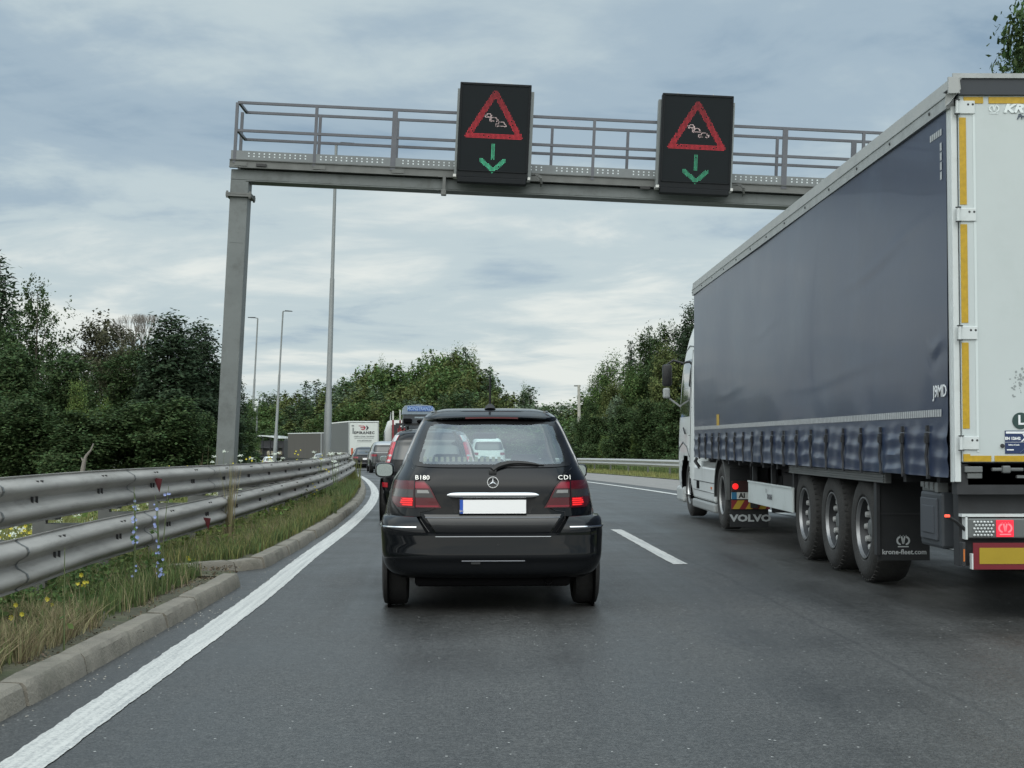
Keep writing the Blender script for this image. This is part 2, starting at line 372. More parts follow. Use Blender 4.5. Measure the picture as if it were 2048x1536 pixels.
# ground and verges
M_SOIL = mat('soil', (0.075, 0.072, 0.045), 0.95, var=0.5, vscale=6, bump=0.6, bscale=30, dirt=(0.05, 0.075, 0.02), dscale=1.6, damt=0.8)
M_FIELD = mat('meadow', (0.05, 0.075, 0.022), 0.95, var=0.45, vscale=0.8, bump=0.5, bscale=6)
def build_ground():
    xs = np.concatenate([np.linspace(-3000, -160, 12), np.linspace(-150, 60, 106), np.linspace(80, 3000, 12)])
    ys = np.concatenate([np.linspace(-600, -20, 6), np.linspace(-12, 300, 105), np.linspace(320, 5000, 14)])
    V = [(x, y, zg(x, y)-(0.1 if x > Xe(min(max(y,-20),290))-1.6 else 0)) for y in ys for x in xs]; n = len(xs)
    F = [(j*n+i, j*n+i+1, (j+1)*n+i+1, (j+1)*n+i) for j in range(len(ys)-1) for i in range(n-1)]
    b = MB(); b.v = V; b.f = F; b.m = [0]*len(F)
    struct(b.build('ground', M_FIELD, smooth=True, fix=False))
build_ground()
KF = interp([(0,-.45),(2,-.45),(13.2,-.30),(18,-.24),(24,-.22),(40,-.25),(60,-.25)])   # kerb face offset from the edge line
def kerbx(y): return Xe(y)+KF(y)
# verge between kerb and beyond the guard rail, slightly rough
FK = [(13.75,-3.30),(14.3,-2.92),(14.65,-2.64),(15.05,-2.42),(15.8,-2.40)]
def vfront(y):
    if y < 13.2 or y >= 15.8: return kerbx(y)-.14
    if y < 13.75: return -3.45
    for (a, p), (c, q) in zip(FK[:-1], FK[1:]):
        if y <= c: return lerp(p, q, (y-a)/(c-a))-.22
    return kerbx(y)-.14
def verge():
    b = MB(); r = np.random.default_rng(3)
    ys = np.arange(-4, 62, .25); cols = [0.0, .12, .35, .6, .9, 1.3, 1.8, 2.4, 3.2, 4.5, 6.5, 9]
    rows = []
    for y in ys:
        row = []
        for k, c in enumerate(cols):
            # triangular gap in the kerb between the two runs: the verge starts behind the far kerb there
            front = vfront(y)
            z = zr(y)+(0.075 if k == 0 else 0.09+0.05*math.sin(y*1.3+k)*(k > 1)*.5 - 0.10*max(0, c-1.6) + r.uniform(-.012, .012)*(k > 0))
            row.append((front-c, y, z))
        rows.append(row)
    n = len(cols)
    b.add([p for q in rows for p in q], [(j*n+i+1, j*n+i, (j+1)*n+i, (j+1)*n+i+1) for j in range(len(ys)-1) for i in range(n-1)])
    struct(b.build('verge', M_SOIL, smooth=True, fix=False))
verge()
# small patch of bare soil where the kerb is broken
b = MB(); b.add([(-2.42, 13.05, .095), (-2.43, 13.25, .012), (-2.62, 14.55, .012), (-2.70, 14.5, .02), (-2.98, 14.15, .04), (-3.4, 13.7, .085), (-3.5, 13.05, .095)], [(0,1,2,3,4,5,6)])
struct(b.build('soil_patch', M_SOIL))
struct(strip('roadside_verge', mat('roadside grass', (0.16, 0.17, 0.06), 0.95, var=.35, vscale=2.5, bump=.5, bscale=12), 11.9, 16.5, -70, 290, 0.03, 3))

# kerbs: separate stones with open joints
M_KERB = mat('kerb concrete', (0.205, 0.188, 0.155), 0.9, var=0.22, vscale=3.5, bump=.5, bscale=60, dirt=(0.10, 0.10, 0.075), dscale=4, damt=0.7)
def kerb(path, name, h=0.115, w=0.16, seed=1, z0=-.03):
    r = np.random.default_rng(seed); b = MB()
    for i in range(len(path)-1):
        a = Vector(path[i]); c = Vector(path[i+1]); d = (c-a).normalized(); nrm = Vector((-d.y, d.x, 0)); g = 0.010
        if nrm.x > 0: nrm = -nrm
        a2 = a+d*g; c2 = c-d*g; j = r.uniform(-.008, .008); jz = r.uniform(-.008, .006); ch = .022
        sec = [(0+.012, z0), (0, h*.35), (-0.012, h-ch), (-.03, h), (-w+.01, h+.004), (-w, h-.01), (-w, z0)]
        n = 8; rings = []
        for k in range(n+1):
            p = a2.lerp(c2, k/n); e = 0.006 if k in (0, n) else 0
            rings.append([Vector((p.x, p.y, p.z))+nrm*(-(s)+j+r.uniform(-.0022, .0022)+(e if s > -.1 else 0))+Vector((0,0,q+jz-(e if q > .05 else 0)+r.uniform(-.0018, .0018))) for s, q in sec])
        b.loft(rings, True, True)
    struct(b.build(name, M_KERB, smooth=True, angle=28))
kp = []; y = 1.2
while y < 13.3:
    kp.append((kerbx(y), y, zr(y))); y += 1.0
kp[-1] = (kerbx(13.2), 13.2, 0)
kerb(kp, 'kerb')
kerb([(-3.30, 13.75, .02), (-2.92, 14.3, .01), (-2.64, 14.65, .0), (-2.42, 15.05, .0)], 'kerb', h=.10, seed=3)
kp = [(-2.41, 15.07, 0), (-2.40, 15.8, 0)]; y = 16.8
while y < 64: kp.append((kerbx(y), y, zr(y))); y += 1.0
kerb(kp, 'kerb', seed=2)

# ------------------------------------------------------------------ guard rails
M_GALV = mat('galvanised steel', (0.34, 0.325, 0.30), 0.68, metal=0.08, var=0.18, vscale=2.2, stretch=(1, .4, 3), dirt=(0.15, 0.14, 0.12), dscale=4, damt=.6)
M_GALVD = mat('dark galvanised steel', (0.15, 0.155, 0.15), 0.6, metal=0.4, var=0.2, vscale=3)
M_BOLT = mat('bolt slots', (0.03, 0.03, 0.03), 0.6)
M_RREF = mat('red reflector', (0.09, 0.006, 0.010), 0.6)
WPROF = [(a_, q_*1.06) for a_, q_ in [(.012, 0), (.0, .012), (.018, .026), (.070, .052), (.082, .078), (.070, .104), (.012, .135), (.0, .155), (.012, .175), (.070, .206), (.082, .232), (.070, .258), (.018, .284), (.0, .298), (.012, .31)]]
def wbeam(fx, z0, ys, side=1):
    b = MB(); rings = []
    for y in ys:
        s = fx(y+.3)-fx(y-.3); s /= .6; nx = 1/math.sqrt(1+s*s); n2 = Vector((nx, -s*nx, 0))*side
        rings.append([Vector((fx(y), y, z0(y)+q))+n2*o for o, q in WPROF])
    b.loft(rings, False, False); return b
Xg = interp([(-6,-2.86),(4,-2.93),(9,-3.0),(11,-3.12),(17,-3.24),(24,-3.36),(30,-3.52),(35,-3.70),(40,-3.98),(46,-4.65),(52,-5.6),(60,-6.9),(76,-9.4),(100,-13.0)])
zA = interp([(-6,.77),(11,.75),(20,.68),(28,.64),(40,.64),(60,.5),(100,-.1)])
zB = interp([(-6,.42),(11,.372),(14,.355),(20,.35),(28,.35),(40,.45),(60,.3),(100,-.35)])
gr = thing('guard_rail', 'double guard rail of two stacked galvanised beams curving along the left verge', 'guard rail', (Xg(0), 0, 0))
inv = Matrix.Translation((-Xg(0), 0, 0))
ys = list(np.arange(-4, 66, .5))
def addp(b, name, m, root, **k):
    o = b.build(name, m, None, **k); o.data.transform(Matrix.Translation(-root.location)); o.parent = root; return o
up = addp(wbeam(lambda y: Xg(y)-.16, zA, ys), 'upper_beam', M_GALV, gr, smooth=True, angle=50, solid=.004)
lo = addp(wbeam(Xg, zB, ys), 'lower_beam', M_GALV, gr, smooth=True, angle=50, solid=.004)
k = 0
for y in np.arange(-1.2, 60, 2.0):
    x = Xg(y)-.30; g = zr(y)-.1
    b = MB(); b.box(x-.05, x+.05, y-.03, y+.03, g, zA(y)+.25)
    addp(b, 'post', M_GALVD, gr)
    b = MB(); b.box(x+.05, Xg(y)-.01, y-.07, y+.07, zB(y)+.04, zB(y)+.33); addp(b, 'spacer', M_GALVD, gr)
    b = MB(); b.box(x+.05, Xg(y)-.165, y-.07, y+.07, zA(y)-.02, zA(y)+.24)
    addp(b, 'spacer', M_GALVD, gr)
b = MB()
for y in np.arange(0, 60, 2.0):
    for f, z, dx in ((Xg, zB, 0), (lambda q: Xg(q)-.16, zA, 0)):
        for dy in (-.05, .05):
            b.box(f(y)+.045, f(y)+.062, y+dy-.009, y+dy+.009, z(y)+.272, z(y)+.292)
            b.box(f(y)+.012, f(y)+.028, y+dy-.007, y+dy+.007, z(y)+.13, z(y)+.18)
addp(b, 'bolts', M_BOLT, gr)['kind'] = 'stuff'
# beam splice seams
b = MB()
for y in np.arange(1.0, 60, 4.0):
    for f, z in ((Xg, zB), (lambda q: Xg(q)-.16, zA)):
        b.loft([[Vector((f(y)+o+.004, y+dy, z(y)+q)) for o, q in WPROF] for dy in (0, .035)], False, False)
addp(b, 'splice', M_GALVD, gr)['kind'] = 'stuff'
for (u, v, y) in ((322, 968, 13.9), (374, 1046, 15.6)):
    p = P(u, v, y)
    f = (lambda q: Xg(q)-.16) if v < 1000 else Xg
    b = MB(); b.add([(f(y)+.11, y-.008, p.z-.08), (f(y)+.135, y-.008, p.z+.05), (f(y)+.055, y-.008, p.z+.06), (f(y)+.11, y+.008, p.z-.08), (f(y)+.135, y+.008, p.z+.05), (f(y)+.055, y+.008, p.z+.06)], [(0,1,2),(5,4,3),(0,3,4,1),(1,4,5,2),(2,5,3,0)])
    addp(b, 'reflector', M_RREF, gr)
# right-hand rail beyond the hard shoulder
gr2 = thing('guard_rail', 'single beam guard rail on the grass verge beyond the right hard shoulder', 'guard rail', RP(0, 13.1)[:])
ysr = list(np.arange(10, 150, 2.0)); b = MB()
b.loft([[RP(y, 13.0-o, .42+q) for o, q in WPROF] for y in ysr], False, False)
addp(b, 'beam', mat('light galvanised steel', (.42,.43,.42), .5, metal=.3, var=.1), gr2, smooth=True, angle=50, solid=.004)
for y in np.arange(12, 150, 4.0):
    p = RP(y, 13.12); b = MB(); b.box(p.x-.03, p.x+.05, p.y-.04, p.y+.04, p.z-.1, p.z+.68); addp(b, 'post', M_GALVD, gr2)

# ------------------------------------------------------------------ gantry (leans with true vertical, the road being banked)
LEAN = R(2.6)
M_GAN = mat('weathered gantry steel', (0.165, 0.180, 0.180), 0.55, metal=0.35, var=0.14, vscale=1.5, dirt=(0.085, 0.09, 0.085), dscale=2.5, damt=.7)
M_GANL = mat('light gantry steel', (0.18, 0.195, 0.20), 0.5, metal=0.4, var=0.1)
M_RAIL = mat('handrail steel', (0.115, 0.12, 0.135), 0.45, metal=0.5, var=0.1)
GD = 28.0; g0 = P(449, 1010, GD); g0.z = zr(GD)-.1
gt = thing('sign_gantry', 'grey steel portal gantry with a railed walkway spanning the carriageway', 'gantry', g0[:], (0, LEAN, 0))
Ginv = (Matrix.Translation(g0) @ Matrix.Rotation(LEAN, 4, 'Y')).inverted()
def gl(u, v, dy=0.0): return Ginv @ P(u, v, GD+dy)
post_top = gl(480, 392); beam_b = gl(520, 367).z; floor = gl(480, 322).z; railz = gl(480, 209).z
xl = gl(463, 400).x; xr = gl(499, 400).x; zt = post_top.z
xR = xl+17.2
b = MB()
for x0, x1 in ((xl, xr), (xR-(xr-xl), xR)):
    b.prism([(x0, 0), (x1, 0), (x1, zt-.04), (x0, zt-.04)], 'y', -.20, .20)
    b.box(x0+.004, x1-.004, -.215, -.2, .3, zt-.9); b.box(x0-.15, x1+.15, -.32, .32, 0, .05)
addp2 = lambda b, name, m, root=gt, **k: b.build(name, m, root, **k)
for i, (x0, x1) in enumerate(((xl, xr), (xR-(xr-xl), xR))):
    b = MB(); b.box(x0, x1, -.20, .20, 0, zt-.05, b=.012); b.box(x0-.15, x1+.15, -.34, .34, -.02, .04)
    b.box(x0+.05, x1-.05, -.205, -.2, zt-.95, zt-.947)
    addp2(b, 'post', M_GAN)
    b = MB(); b.box(x0-.07, x1+.07, -.27, .27, zt-.05, zt-.015); b.box(x0-.07, x1+.07, -.27, .27, zt-.01, zt+.025)
    for xx in (x0-.045, x1+.045):
        for yy in (-.24, .24): b.box(xx-.018, xx+.018, yy-.018, yy+.018, zt-.08, zt+.055)
    addp2(b, 'flange', M_GALVD)
b = MB()
b.box(xl, xr, -.2, .2, zt+.025, beam_b+.02, b=.01)
b.box(xR-(xr-xl), xR, -.2, .2, zt+.025, beam_b+.02, b=.01)
b.box(xl, xR, -.2, .2, beam_b+.02, floor-.20, b=.012)
b.box(xl+.3, xR-.3, -.215, .215, beam_b, beam_b+.018)
x = xl+1.6
while x < xR-.5: b.box(x, x+.02, -.206, -.2, beam_b+.03, floor-.21); x += 2.9
addp2(b, 'beam', M_GAN)
b = MB()
for yy in (-.30, .56):
    b.box(xl-.02, xR+.02, yy, yy+.045, floor-.17, floor-.04); b.box(xl-.02, xR+.02, yy-.03, yy+.06, floor-.185, floor-.17); b.box(xl-.02, xR+.02, yy-.03, yy+.06, floor-.04, floor-.028)
x = xl+.2
while x < xR:
    b.box(x, x+.08, -.25, .56, floor-.165, floor-.05); b.box(x-.12, x+.12, -.318, -.30, floor-.15, floor-.08) if int(x*10) % 3 == 0 else None
    x += 1.53
addp2(b, 'walkway_channel', M_GALVD)
b = MB(); b.box(xl, xR, -.27, .57, floor-.028, floor-.005)
addp2(b, 'walkway_floor', M_GALVD)
for yy, nm in ((-.30, 0), (.58, 1)):
    b = MB(); b.box(xl, xR, yy-.004, yy+.004, floor-.02, floor+.15)
    tp = addp2(b, 'toe_plate', M_GANL)
    b = MB(); x = xl+.35
    while x < xR:
        for zz in (floor+.045, floor+.1):
            if int(x/1.53) == int((x+.25)/1.53): b.box(x-.013, x+.013, yy-.008, yy-.0045, zz-.013, zz+.013)
        x += .10
    b.build('perforations', mat('toe plate holes', (.62,.68,.70), .6), tp)
fr = [gl(u, 250).x for u in (479, 637, 792, 946, 1188, 1343, 1566, 1722, 1880, 2040)]
bk = [gl(u, 250, .86).x for u in (490, 645, 796, 1105, 1255, 1551, 1702, 1860, 2010)]
for yy, xs, w in ((-.28, fr, .05), (.56, bk, .05)):
    for i, x in enumerate(xs):
        b = MB(); ww = .035 if i not in (2, 6) else .05
        b.box(x-ww, x+ww if i in (2, 6) else x+ww*.6, yy-.03, yy+.03, floor-.1, railz-.03); addp2(b, 'rail_post', M_RAIL)
    for zz in (railz, floor+(railz-floor)*.51):
        b = MB(); b.box(xl+.08, xR, yy-.025, yy+.025, zz-.05, zz); addp2(b, 'handrail', M_RAIL)
b = MB()
for zz in (railz-.002, floor+(railz-floor)*.51-.002): b.box(xl+.082, xl+.13, -.255, .535, zz-.05, zz)
addp2(b, 'end_rail', M_RAIL)
# cable conduits and the small hanging lamp bracket
b = MB()
for (u, v) in ((1062, 352), (1468, 372)):
    p = gl(u, v, -.5)
    for q in range(3):
        b.tube([(p.x-.05+q*.035, -.42, p.z+.02), (p.x+.08+q*.03, -.46, p.z+.04), (p.x+.17+q*.02, -.46, p.z-.02), (p.x+.2+q*.01, -.42, p.z-.12), (p.x+.2, -.3, p.z-.16)], .011, 6)
addp2(b, 'cable', M_GALVD)
b = MB(); p = gl(889, 355, -.3); b.box(p.x-.03, p.x+.03, -.36, -.30, p.z-.28, p.z+.02); b.box(p.x-.05, p.x+.05, -.4, -.27, p.z-.36, p.z-.25, b=.01); b.box(p.x-.12, p.x+.08, -.34, -.3, p.z+.0, p.z+.03)
addp2(b, 'hanging_bracket', M_GALVD)
for (u, v) in ((523, 331), (1290, 376)):
    b = MB(); p = gl(u, v, -.3); b.box(p.x-.1, p.x+.1, -.345, -.315, p.z-.03, p.z+.03, b=.006); addp2(b, 'junction_box', M_BOLT)

# matrix signs hung on the gantry: things of their own
M_SIGNF = mat('sign face', (0.008, 0.011, 0.013), 0.8, spec=.25, var=.1, vscale=2)
M_SIGNC = mat('sign case', (0.010, 0.012, 0.014), 0.7, spec=.25, var=.2)
M_SIGNS = mat('sign side', (0.22, 0.24, 0.24), 0.5, metal=.3)
def led(name, col, st, lo=1.0, hi=1.0, z0=0, z1=1):
    m = bpy.data.materials.new(name); m.use_nodes = True; t = m.node_tree; n = t.nodes; l = t.links; b = n['Principled BSDF']
    b.inputs['Base Color'].default_value = tuple(c*.3 for c in col)+(1,); b.inputs['Emission Color'].default_value = tuple(col)+(1,)
    g = n.new('ShaderNodeNewGeometry'); tc = n.new('ShaderNodeTexCoord'); s = n.new('ShaderNodeSeparateXYZ'); l.new(tc.outputs['Object'], s.inputs[0])
    a = n.new('ShaderNodeMapRange'); l.new(s.outputs[2], a.inputs[0]); a.inputs[1].default_value = z0; a.inputs[2].default_value = z1; a.inputs[3].default_value = st*lo; a.inputs[4].default_value = st*hi
    c = n.new('ShaderNodeMapRange'); l.new(g.outputs['Random Per Island'], c.inputs[0]); c.inputs[3].default_value = .7; c.inputs[4].default_value = 1.1
    k = n.new('ShaderNodeMath'); k.operation = 'MULTIPLY'; l.new(a.outputs[0], k.inputs[0]); l.new(c.outputs[0], k.inputs[1]); l.new(k.outputs[0], b.inputs['Emission Strength'])
    return m
def seg_d(px, pz, a, c):
    ax, az = a; bx, bz = c; t = max(0, min(1, ((px-ax)*(bx-ax)+(pz-az)*(bz-az))/max(1e-9, (bx-ax)**2+(bz-az)**2)))
    return math.hypot(px-ax-t*(bx-ax), pz-az-t*(bz-az))
def dots(test, W, H, pitch=.024, sz=.0175, skip=0.0, seed=1, wx=.7):
    r = random.Random(seed); b = MB(); nx = int(W/pitch); nz = int(H/pitch)
    for j in range(nz):
        for i in range(nx):
            x = -W/2+(i+.5)*pitch; z = -(j+.5)*pitch
            if test(x, z) and r.random() >= skip: b.add([(x-sz/2*wx, 0, z-sz/2), (x+sz/2*wx, 0, z-sz/2), (x+sz/2*wx, 0, z+sz/2), (x-sz/2*wx, 0, z+sz/2)], [(0,1,2,3)])
    return b
def msign(uL, vT, uR, label, bright, arrow):
    DY = -.70; tl = P(uL, vT, GD+DY); W = (uR-uL)/FPX*(GD+DY)/math.cos(LEAN); H = 1.84
    c = tl+Vector((math.cos(LEAN), 0, -math.sin(LEAN)))*W/2
    t = thing('matrix_sign', label, 'traffic sign', c[:], (0, LEAN, 0), 'matrix signs on the gantry')
    b = MB(); b.box(-W/2, W/2, .005, .22, -H, 0, b=.012); b.build('sign_case', M_SIGNC, t)
    b = MB(); b.box(-W/2-.05, W/2+.06, .22, .40, -H+.02, -.08); b.build('rear_frame', M_SIGNS, t)
    b = MB(); b.box(-W/2+.03, W/2-.03, .0, .006, -H+.12, -.03); b.build('sign_face', M_SIGNF, t)
    b = MB()
    for x0 in (-W/2+.03, W/2-.045): b.box(x0, x0+.015, -.012, .0, -H+.12, -.03)
    b.box(-W/2+.03, W/2-.03, -.012, .0, -.045, -.03); b.box(-W/2+.03, W/2-.03, -.012, .0, -H+.12, -H+.135); b.build('bezel', M_SIGNC, t)
    b = MB(); b.box(-W/2+.02, W/2-.03, -.01, .2, -H-.10, -H+.002, b=.01); b.build('lower_cover', M_SIGNC, t)
    b = MB()
    for x in (-W*.28, W*.22): b.tube([(x, .1, 0), (x, .1, .03)], .012, 6)
    b.box(-W/2-.06, -W/2+.02, .02, .3, -H+.0, -H+.05); b.box(W/2-.02, W/2+.05, .02, .3, -H+.0, -H+.05); b.build('mounting_lug', mat('pale lug', (.6,.6,.58), .5), t)
    A = (0.0, -.19); B = (-.50, -1.035); C = (.50, -1.035)
    tri = dots(lambda x, z: min(seg_d(x, z, A, B), seg_d(x, z, B, C), seg_d(x, z, C, A)) < .056, W-.1, H, skip=.03, seed=int(uL))
    o = tri.build('red_triangle', led('led red %d' % uL, (1.0, .03, .06), bright, .85, .20, -1.12, -.2), t, fix=False); o.location = (0, -.004, 0)
    ar = dots(lambda x, z: (abs(x) < .036 and -1.50 < z < -1.17) or min(seg_d(x, z, (-.21, -1.50), (0, -1.70)), seg_d(x, z, (0, -1.70), (.21, -1.50))) < .042, W-.1, H, skip=.02, seed=int(uL)+1)
    o = ar.build('green_arrow', led('led green %d' % uL, (.12, .92, .50), arrow, 1.0, .45, -1.75, -1.2), t, fix=False); o.location = (0, -.004, 0)
    # three queueing cars, stepped down to the right, drawn as lines of diodes
    segs = []
    for q, (cx, cz, s) in enumerate(((-.12, -.66, .8), (-.01, -.735, .95), (.13, -.83, 1.15))):
        for a, c in (((-.085,0),(-.085,.035)),((-.085,.035),(-.045,.035)),((-.045,.035),(-.03,.07)),((-.03,.07),(.045,.07)),((.045,.07),(.06,.035)),((.06,.035),(.085,.03)),((.085,.03),(.085,0)),((-.085,0),(.085,0)),((-.06,-.015),(-.06,0)),((.06,-.015),(.06,0))):
            segs.append(((cx+a[0]*s, cz+a[1]*s), (cx+c[0]*s, cz+c[1]*s)))
    cars = dots(lambda x, z: min(seg_d(x, z, *q) for q in segs) < .0085 if abs(x) < .3 and -.9 < z < -.5 else False, W-.1, H, pitch=.0135, sz=.011, skip=.15, seed=int(uL)+2)
    o = cars.build('queue_symbol', led('led white %d' % uL, (1.0, .78, .76), .62, 1, 1), t, fix=False); o.location = (0, -.004, 0)
msign(921, 163, 1065, 'left matrix sign on the gantry, nearer the post, red triangle over a bright green arrow', .58, .60)
msign(1326, 185, 1470, 'right matrix sign on the gantry, nearer the lorry, red triangle over a dimmer green arrow', .50, .28)

# ------------------------------------------------------------------ lamp columns
M_LAMP = mat('lamp column', (0.22, 0.235, 0.235), 0.5, metal=.3, var=.1, vscale=1)
M_LAMPH = mat('lamp head', (0.045, 0.05, 0.055), 0.6)
def lamp(ub, vb, ut, vt, d, side, label, r0=.11, armL=.45):
    bt = P(ub, 905, d); top = P(ut, vt, d); H = (top.z-bt.z)+ (bt.z-zg(bt.x, d)); base = Vector((bt.x-(top.x-bt.x)/max(.1, (top.z-bt.z))*(bt.z-zg(bt.x, d)), d, zg(bt.x, d)))
    lean = math.atan2(top.x-base.x, top.z-base.z)
    t = thing('street_lamp', label, 'street lamp', base[:], (0, lean, 0), 'lamp columns beyond the guard rail')
    H = (top-base).length
    b = MB(); b.tube([(0,0,-.1), (0,0,H*.23), (0,0,H*.235), (0,0,H*.6), (0,0,H*.605), (0,0,H)], [r0*1.45, r0*1.3, r0*1.05, r0*.8, r0*.66, r0*.52], 12); b.build('pole', M_LAMP, t, smooth=True)
    b = MB(); b.tube([(0,0,H-.05), (0,0,H+.02), (side*armL*.4,0,H+.05)], r0*.35, 8); b.build('arm', M_LAMP, t, smooth=True)
    b = MB(); b.prism([(side*armL*.3, H+.02), (side*armL*.4, H+.10), (side*armL*1.6, H+.08), (side*armL*1.62, H+.03)] if side > 0 else [(side*armL*1.62, H+.03), (side*armL*1.6, H+.08), (side*armL*.4, H+.10), (side*armL*.3, H+.02)], 'y', -.13, .13)
    b.build('lamp_head', M_LAMPH, t)
lamp(654, 905, 672.5, 290, 56, 1, 'tallest and nearest slim lamp column, its head seen through the gantry railings')
lamp(550, 915, 566, 623, 112, 1, 'middle slim lamp column with its flat head pointing right')
lamp(501.5, 920, 515.5, 637, 118, -1, 'lamp column right of the gantry post with its flat head pointing left', armL=.5)
# camera pole
pb = P(511, 905, 150); pt = P(514.5, 812, 150)
t = thing('camera_pole', 'thin pole with a small white traffic camera on top, behind the left lamp column', 'camera pole', (pb.x, 150, zg(pb.x, 150)))
H = pt.z-zg(pb.x, 150); b = MB(); b.tube([(0,0,0), (.15,0,H)], .10, 8); b.build('pole', M_LAMP, t)
b = MB(); b.box(-.25, .25, -.25, .25, H-.05, H+.5, b=.08); b.box(-.75, .1, -.3, .1, H-.55, H-.2, b=.05); b.build('camera', mat('white camera', (.7,.72,.72), .4), t)
# utility pole in the trees right of the car
pb = P(1159, 880, 118); pt = P(1157, 770, 118)
t = thing('utility_pole', 'pale utility pole with a short crossarm among the trees right of the black car', 'utility pole', (pb.x, 118, zg(pb.x, 118)))
H = pt.z-t.location.z; b = MB(); b.tube([(0,0,0), (-.05,0,H)], [.16, .11], 8); b.build('pole', mat('pole concrete', (.38,.37,.33), .8, var=.15), t)
b = MB(); b.box(-.45, .1, -.05, .05, H-.12, H-.02); b.tube([(.0,0,H-1.1), (.35,0,H-1.3)], .05, 6); b.build('crossarm', M_GALVD, t)
# ------------------------------------------------------------------ vehicle materials
M_BLACK = mat('black car paint', (0.0035, 0.0045, 0.006), 0.32, spec=.04, coat=.62)
M_BLACKP = mat('black plastic', (0.014, 0.015, 0.016), 0.5, var=.2)
M_SEAL = mat('window seal', (0.006, 0.006, 0.007), 0.3)
M_CHROME = mat('chrome', (0.72, 0.74, 0.76), 0.12, metal=1.0)
M_TYRE = mat('tyre rubber', (0.022, 0.022, 0.022), 0.8, var=.3, vscale=12, bump=.3)
M_TYRED = mat('dusty tyre rubber', (0.034, 0.034, 0.033), 0.85, var=.25, vscale=9, bump=.4, dirt=(.052,.050,.046), dscale=5)
M_RIM = mat('alloy rim', (0.33, 0.34, 0.35), 0.35, metal=.8)
M_DARK = mat('underbody', (0.004, 0.004, 0.0045), 0.9, spec=.1)
M_GLASS = glass_mat('clear glass', (0.60, 0.74, 0.71), ior_f=2.35); M_SCREEN = glass_mat('screen glass', (.95, .98, .96), ior_f=1.3)
M_TINT = mat('dark window glass', (0.012, 0.016, 0.017), 0.05, spec=.9, coat=.6)
M_RLENS = mat('red lens', (0.08, 0.003, 0.008), 0.25, coat=.3)
M_RLENSB = mat('bright red lens', (0.17, 0.007, 0.020), 0.25, coat=.3, emit=(.8,.02,.05), estr=.07)
M_SMOKE = mat('smoked lens', (0.038, 0.033, 0.032), 0.2, coat=.4)
M_LIT = mat('lit tail light', (0.6, 0.03, 0.03), 0.3, emit=(1.0, .02, .02), estr=.85)
M_LITS = mat('glowing red lens', (0.30, 0.01, 0.02), 0.3, emit=(1.0, .02, .04), estr=.08)
M_WHITE = mat('white plate', (0.88, 0.88, 0.88), 0.45, emit=(1,1,1), estr=0.0)
M_BLUE = mat('blue band', (0.02, 0.09, 0.45), 0.4)
M_SEAT = mat('seat cloth', (0.10, 0.105, 0.11), 0.9)
M_BEIGE = mat('beige cover', (0.42, 0.36, 0.27), 0.9, var=.1)

class Shell:
    def __init__(s, W, Rr, F, n=5.0): s.W = interp(W); s.R = interp(Rr); s.F = interp(F); s.n = n; s.z0 = W[0][0]; s.z1 = W[-1][0]
    def yc(s, z): return (s.R(z)+s.F(z))/2
    def a(s, z): return (s.F(z)-s.R(z))/2
    def rear(s, x, z, off=0.0):
        t = min(.985, abs(x)/s.W(z)); return s.yc(z)-s.a(z)*(1-t**s.n)**(1/s.n)-off
    def front(s, x, z, off=0.0):
        t = min(.985, abs(x)/s.W(z)); return s.yc(z)+s.a(z)*(1-t**s.n)**(1/s.n)+off
    def side(s, y, z, off=0.0):
        t = min(.99, abs(y-s.yc(z))/s.a(z)); return s.W(z)*(1-t**s.n)**(1/s.n)+off
    def ring(s, z, nx=20, ny=14):
        k = 2**(-1/s.n); W = s.W(z); a = s.a(z); yc = s.yc(z); q = []
        for i in range(nx+1):
            x = k*i/nx; q.append((x*W, -a*(1-x**s.n)**(1/s.n)))
        for i in range(1, ny+1):
            y = k*(1-i/ny); q.append((W*(1-y**s.n)**(1/s.n), -y*a))
        h = q+[(x, -y) for x, y in q[-2::-1]]
        full = h+[(-x, y) for x, y in h[-2:0:-1]]
        return [Vector((x, yc+y, z)) for x, y in full]
    def build(s, name, m, root, zs, keep=None, top=True, bottom=True):
        b = MB(); rings = [s.ring(z) for z in zs]; n = len(rings[0]); b.v = [tuple(v) for r in rings for v in r]
        for i in range(len(rings)-1):
            for k in range(n):
                k2 = (k+1) % n; c = (rings[i][k]+rings[i][k2]+rings[i+1][k]+rings[i+1][k2])/4
                if keep and not keep(c): continue
                b.f.append((i*n+k, i*n+k2, (i+1)*n+k2, (i+1)*n+k))
        if bottom: b.f.append(tuple(range(n-1, -1, -1)))
        if top: b.f.append(tuple((len(rings)-1)*n+k for k in range(n)))
        b.m = [0]*len(b.f)
        return b.build(name, m, root, smooth=True, angle=40)
    def patch(s, name, m, root, z0, z1, xl, xr, off=.006, nu=14, nv=8, thick=.004, where='rear', rnd=0, smooth=True, zarch=0.0):
        """panel lying on the rear (or front) surface between z0..z1, x from xl(z) to xr(z)"""
        fl = xl if callable(xl) else (lambda z: xl); fr2 = xr if callable(xr) else (lambda z: xr); sf = s.rear if where == 'rear' else s.front
        def fn(i, j):
            z = lerp(z0, z1, j); a = fl(z); c = fr2(z); mid = (a+c)/2; u = 2*i-1; w = 2*j-1
            if rnd: uu = u*(1-rnd*abs(w)**8); ww = w*(1-rnd*abs(u)**8)
            else: uu, ww = u, w
            x = mid+uu*(c-a)/2; z = (z0+z1)/2+ww*(z1-z0)/2+zarch*(1-(x/max(abs(a), abs(c)))**2)*(j if zarch else 0)
            return (x, sf(x, z, off), z)
        b = MB(); b.grid(fn, nu, nv)
        o = b.build(name, m, root, smooth=smooth, fix=False)
        return o
def hw(z0, z1, a, c): return lambda z: lerp(a, c, (z-z0)/(z1-z0))
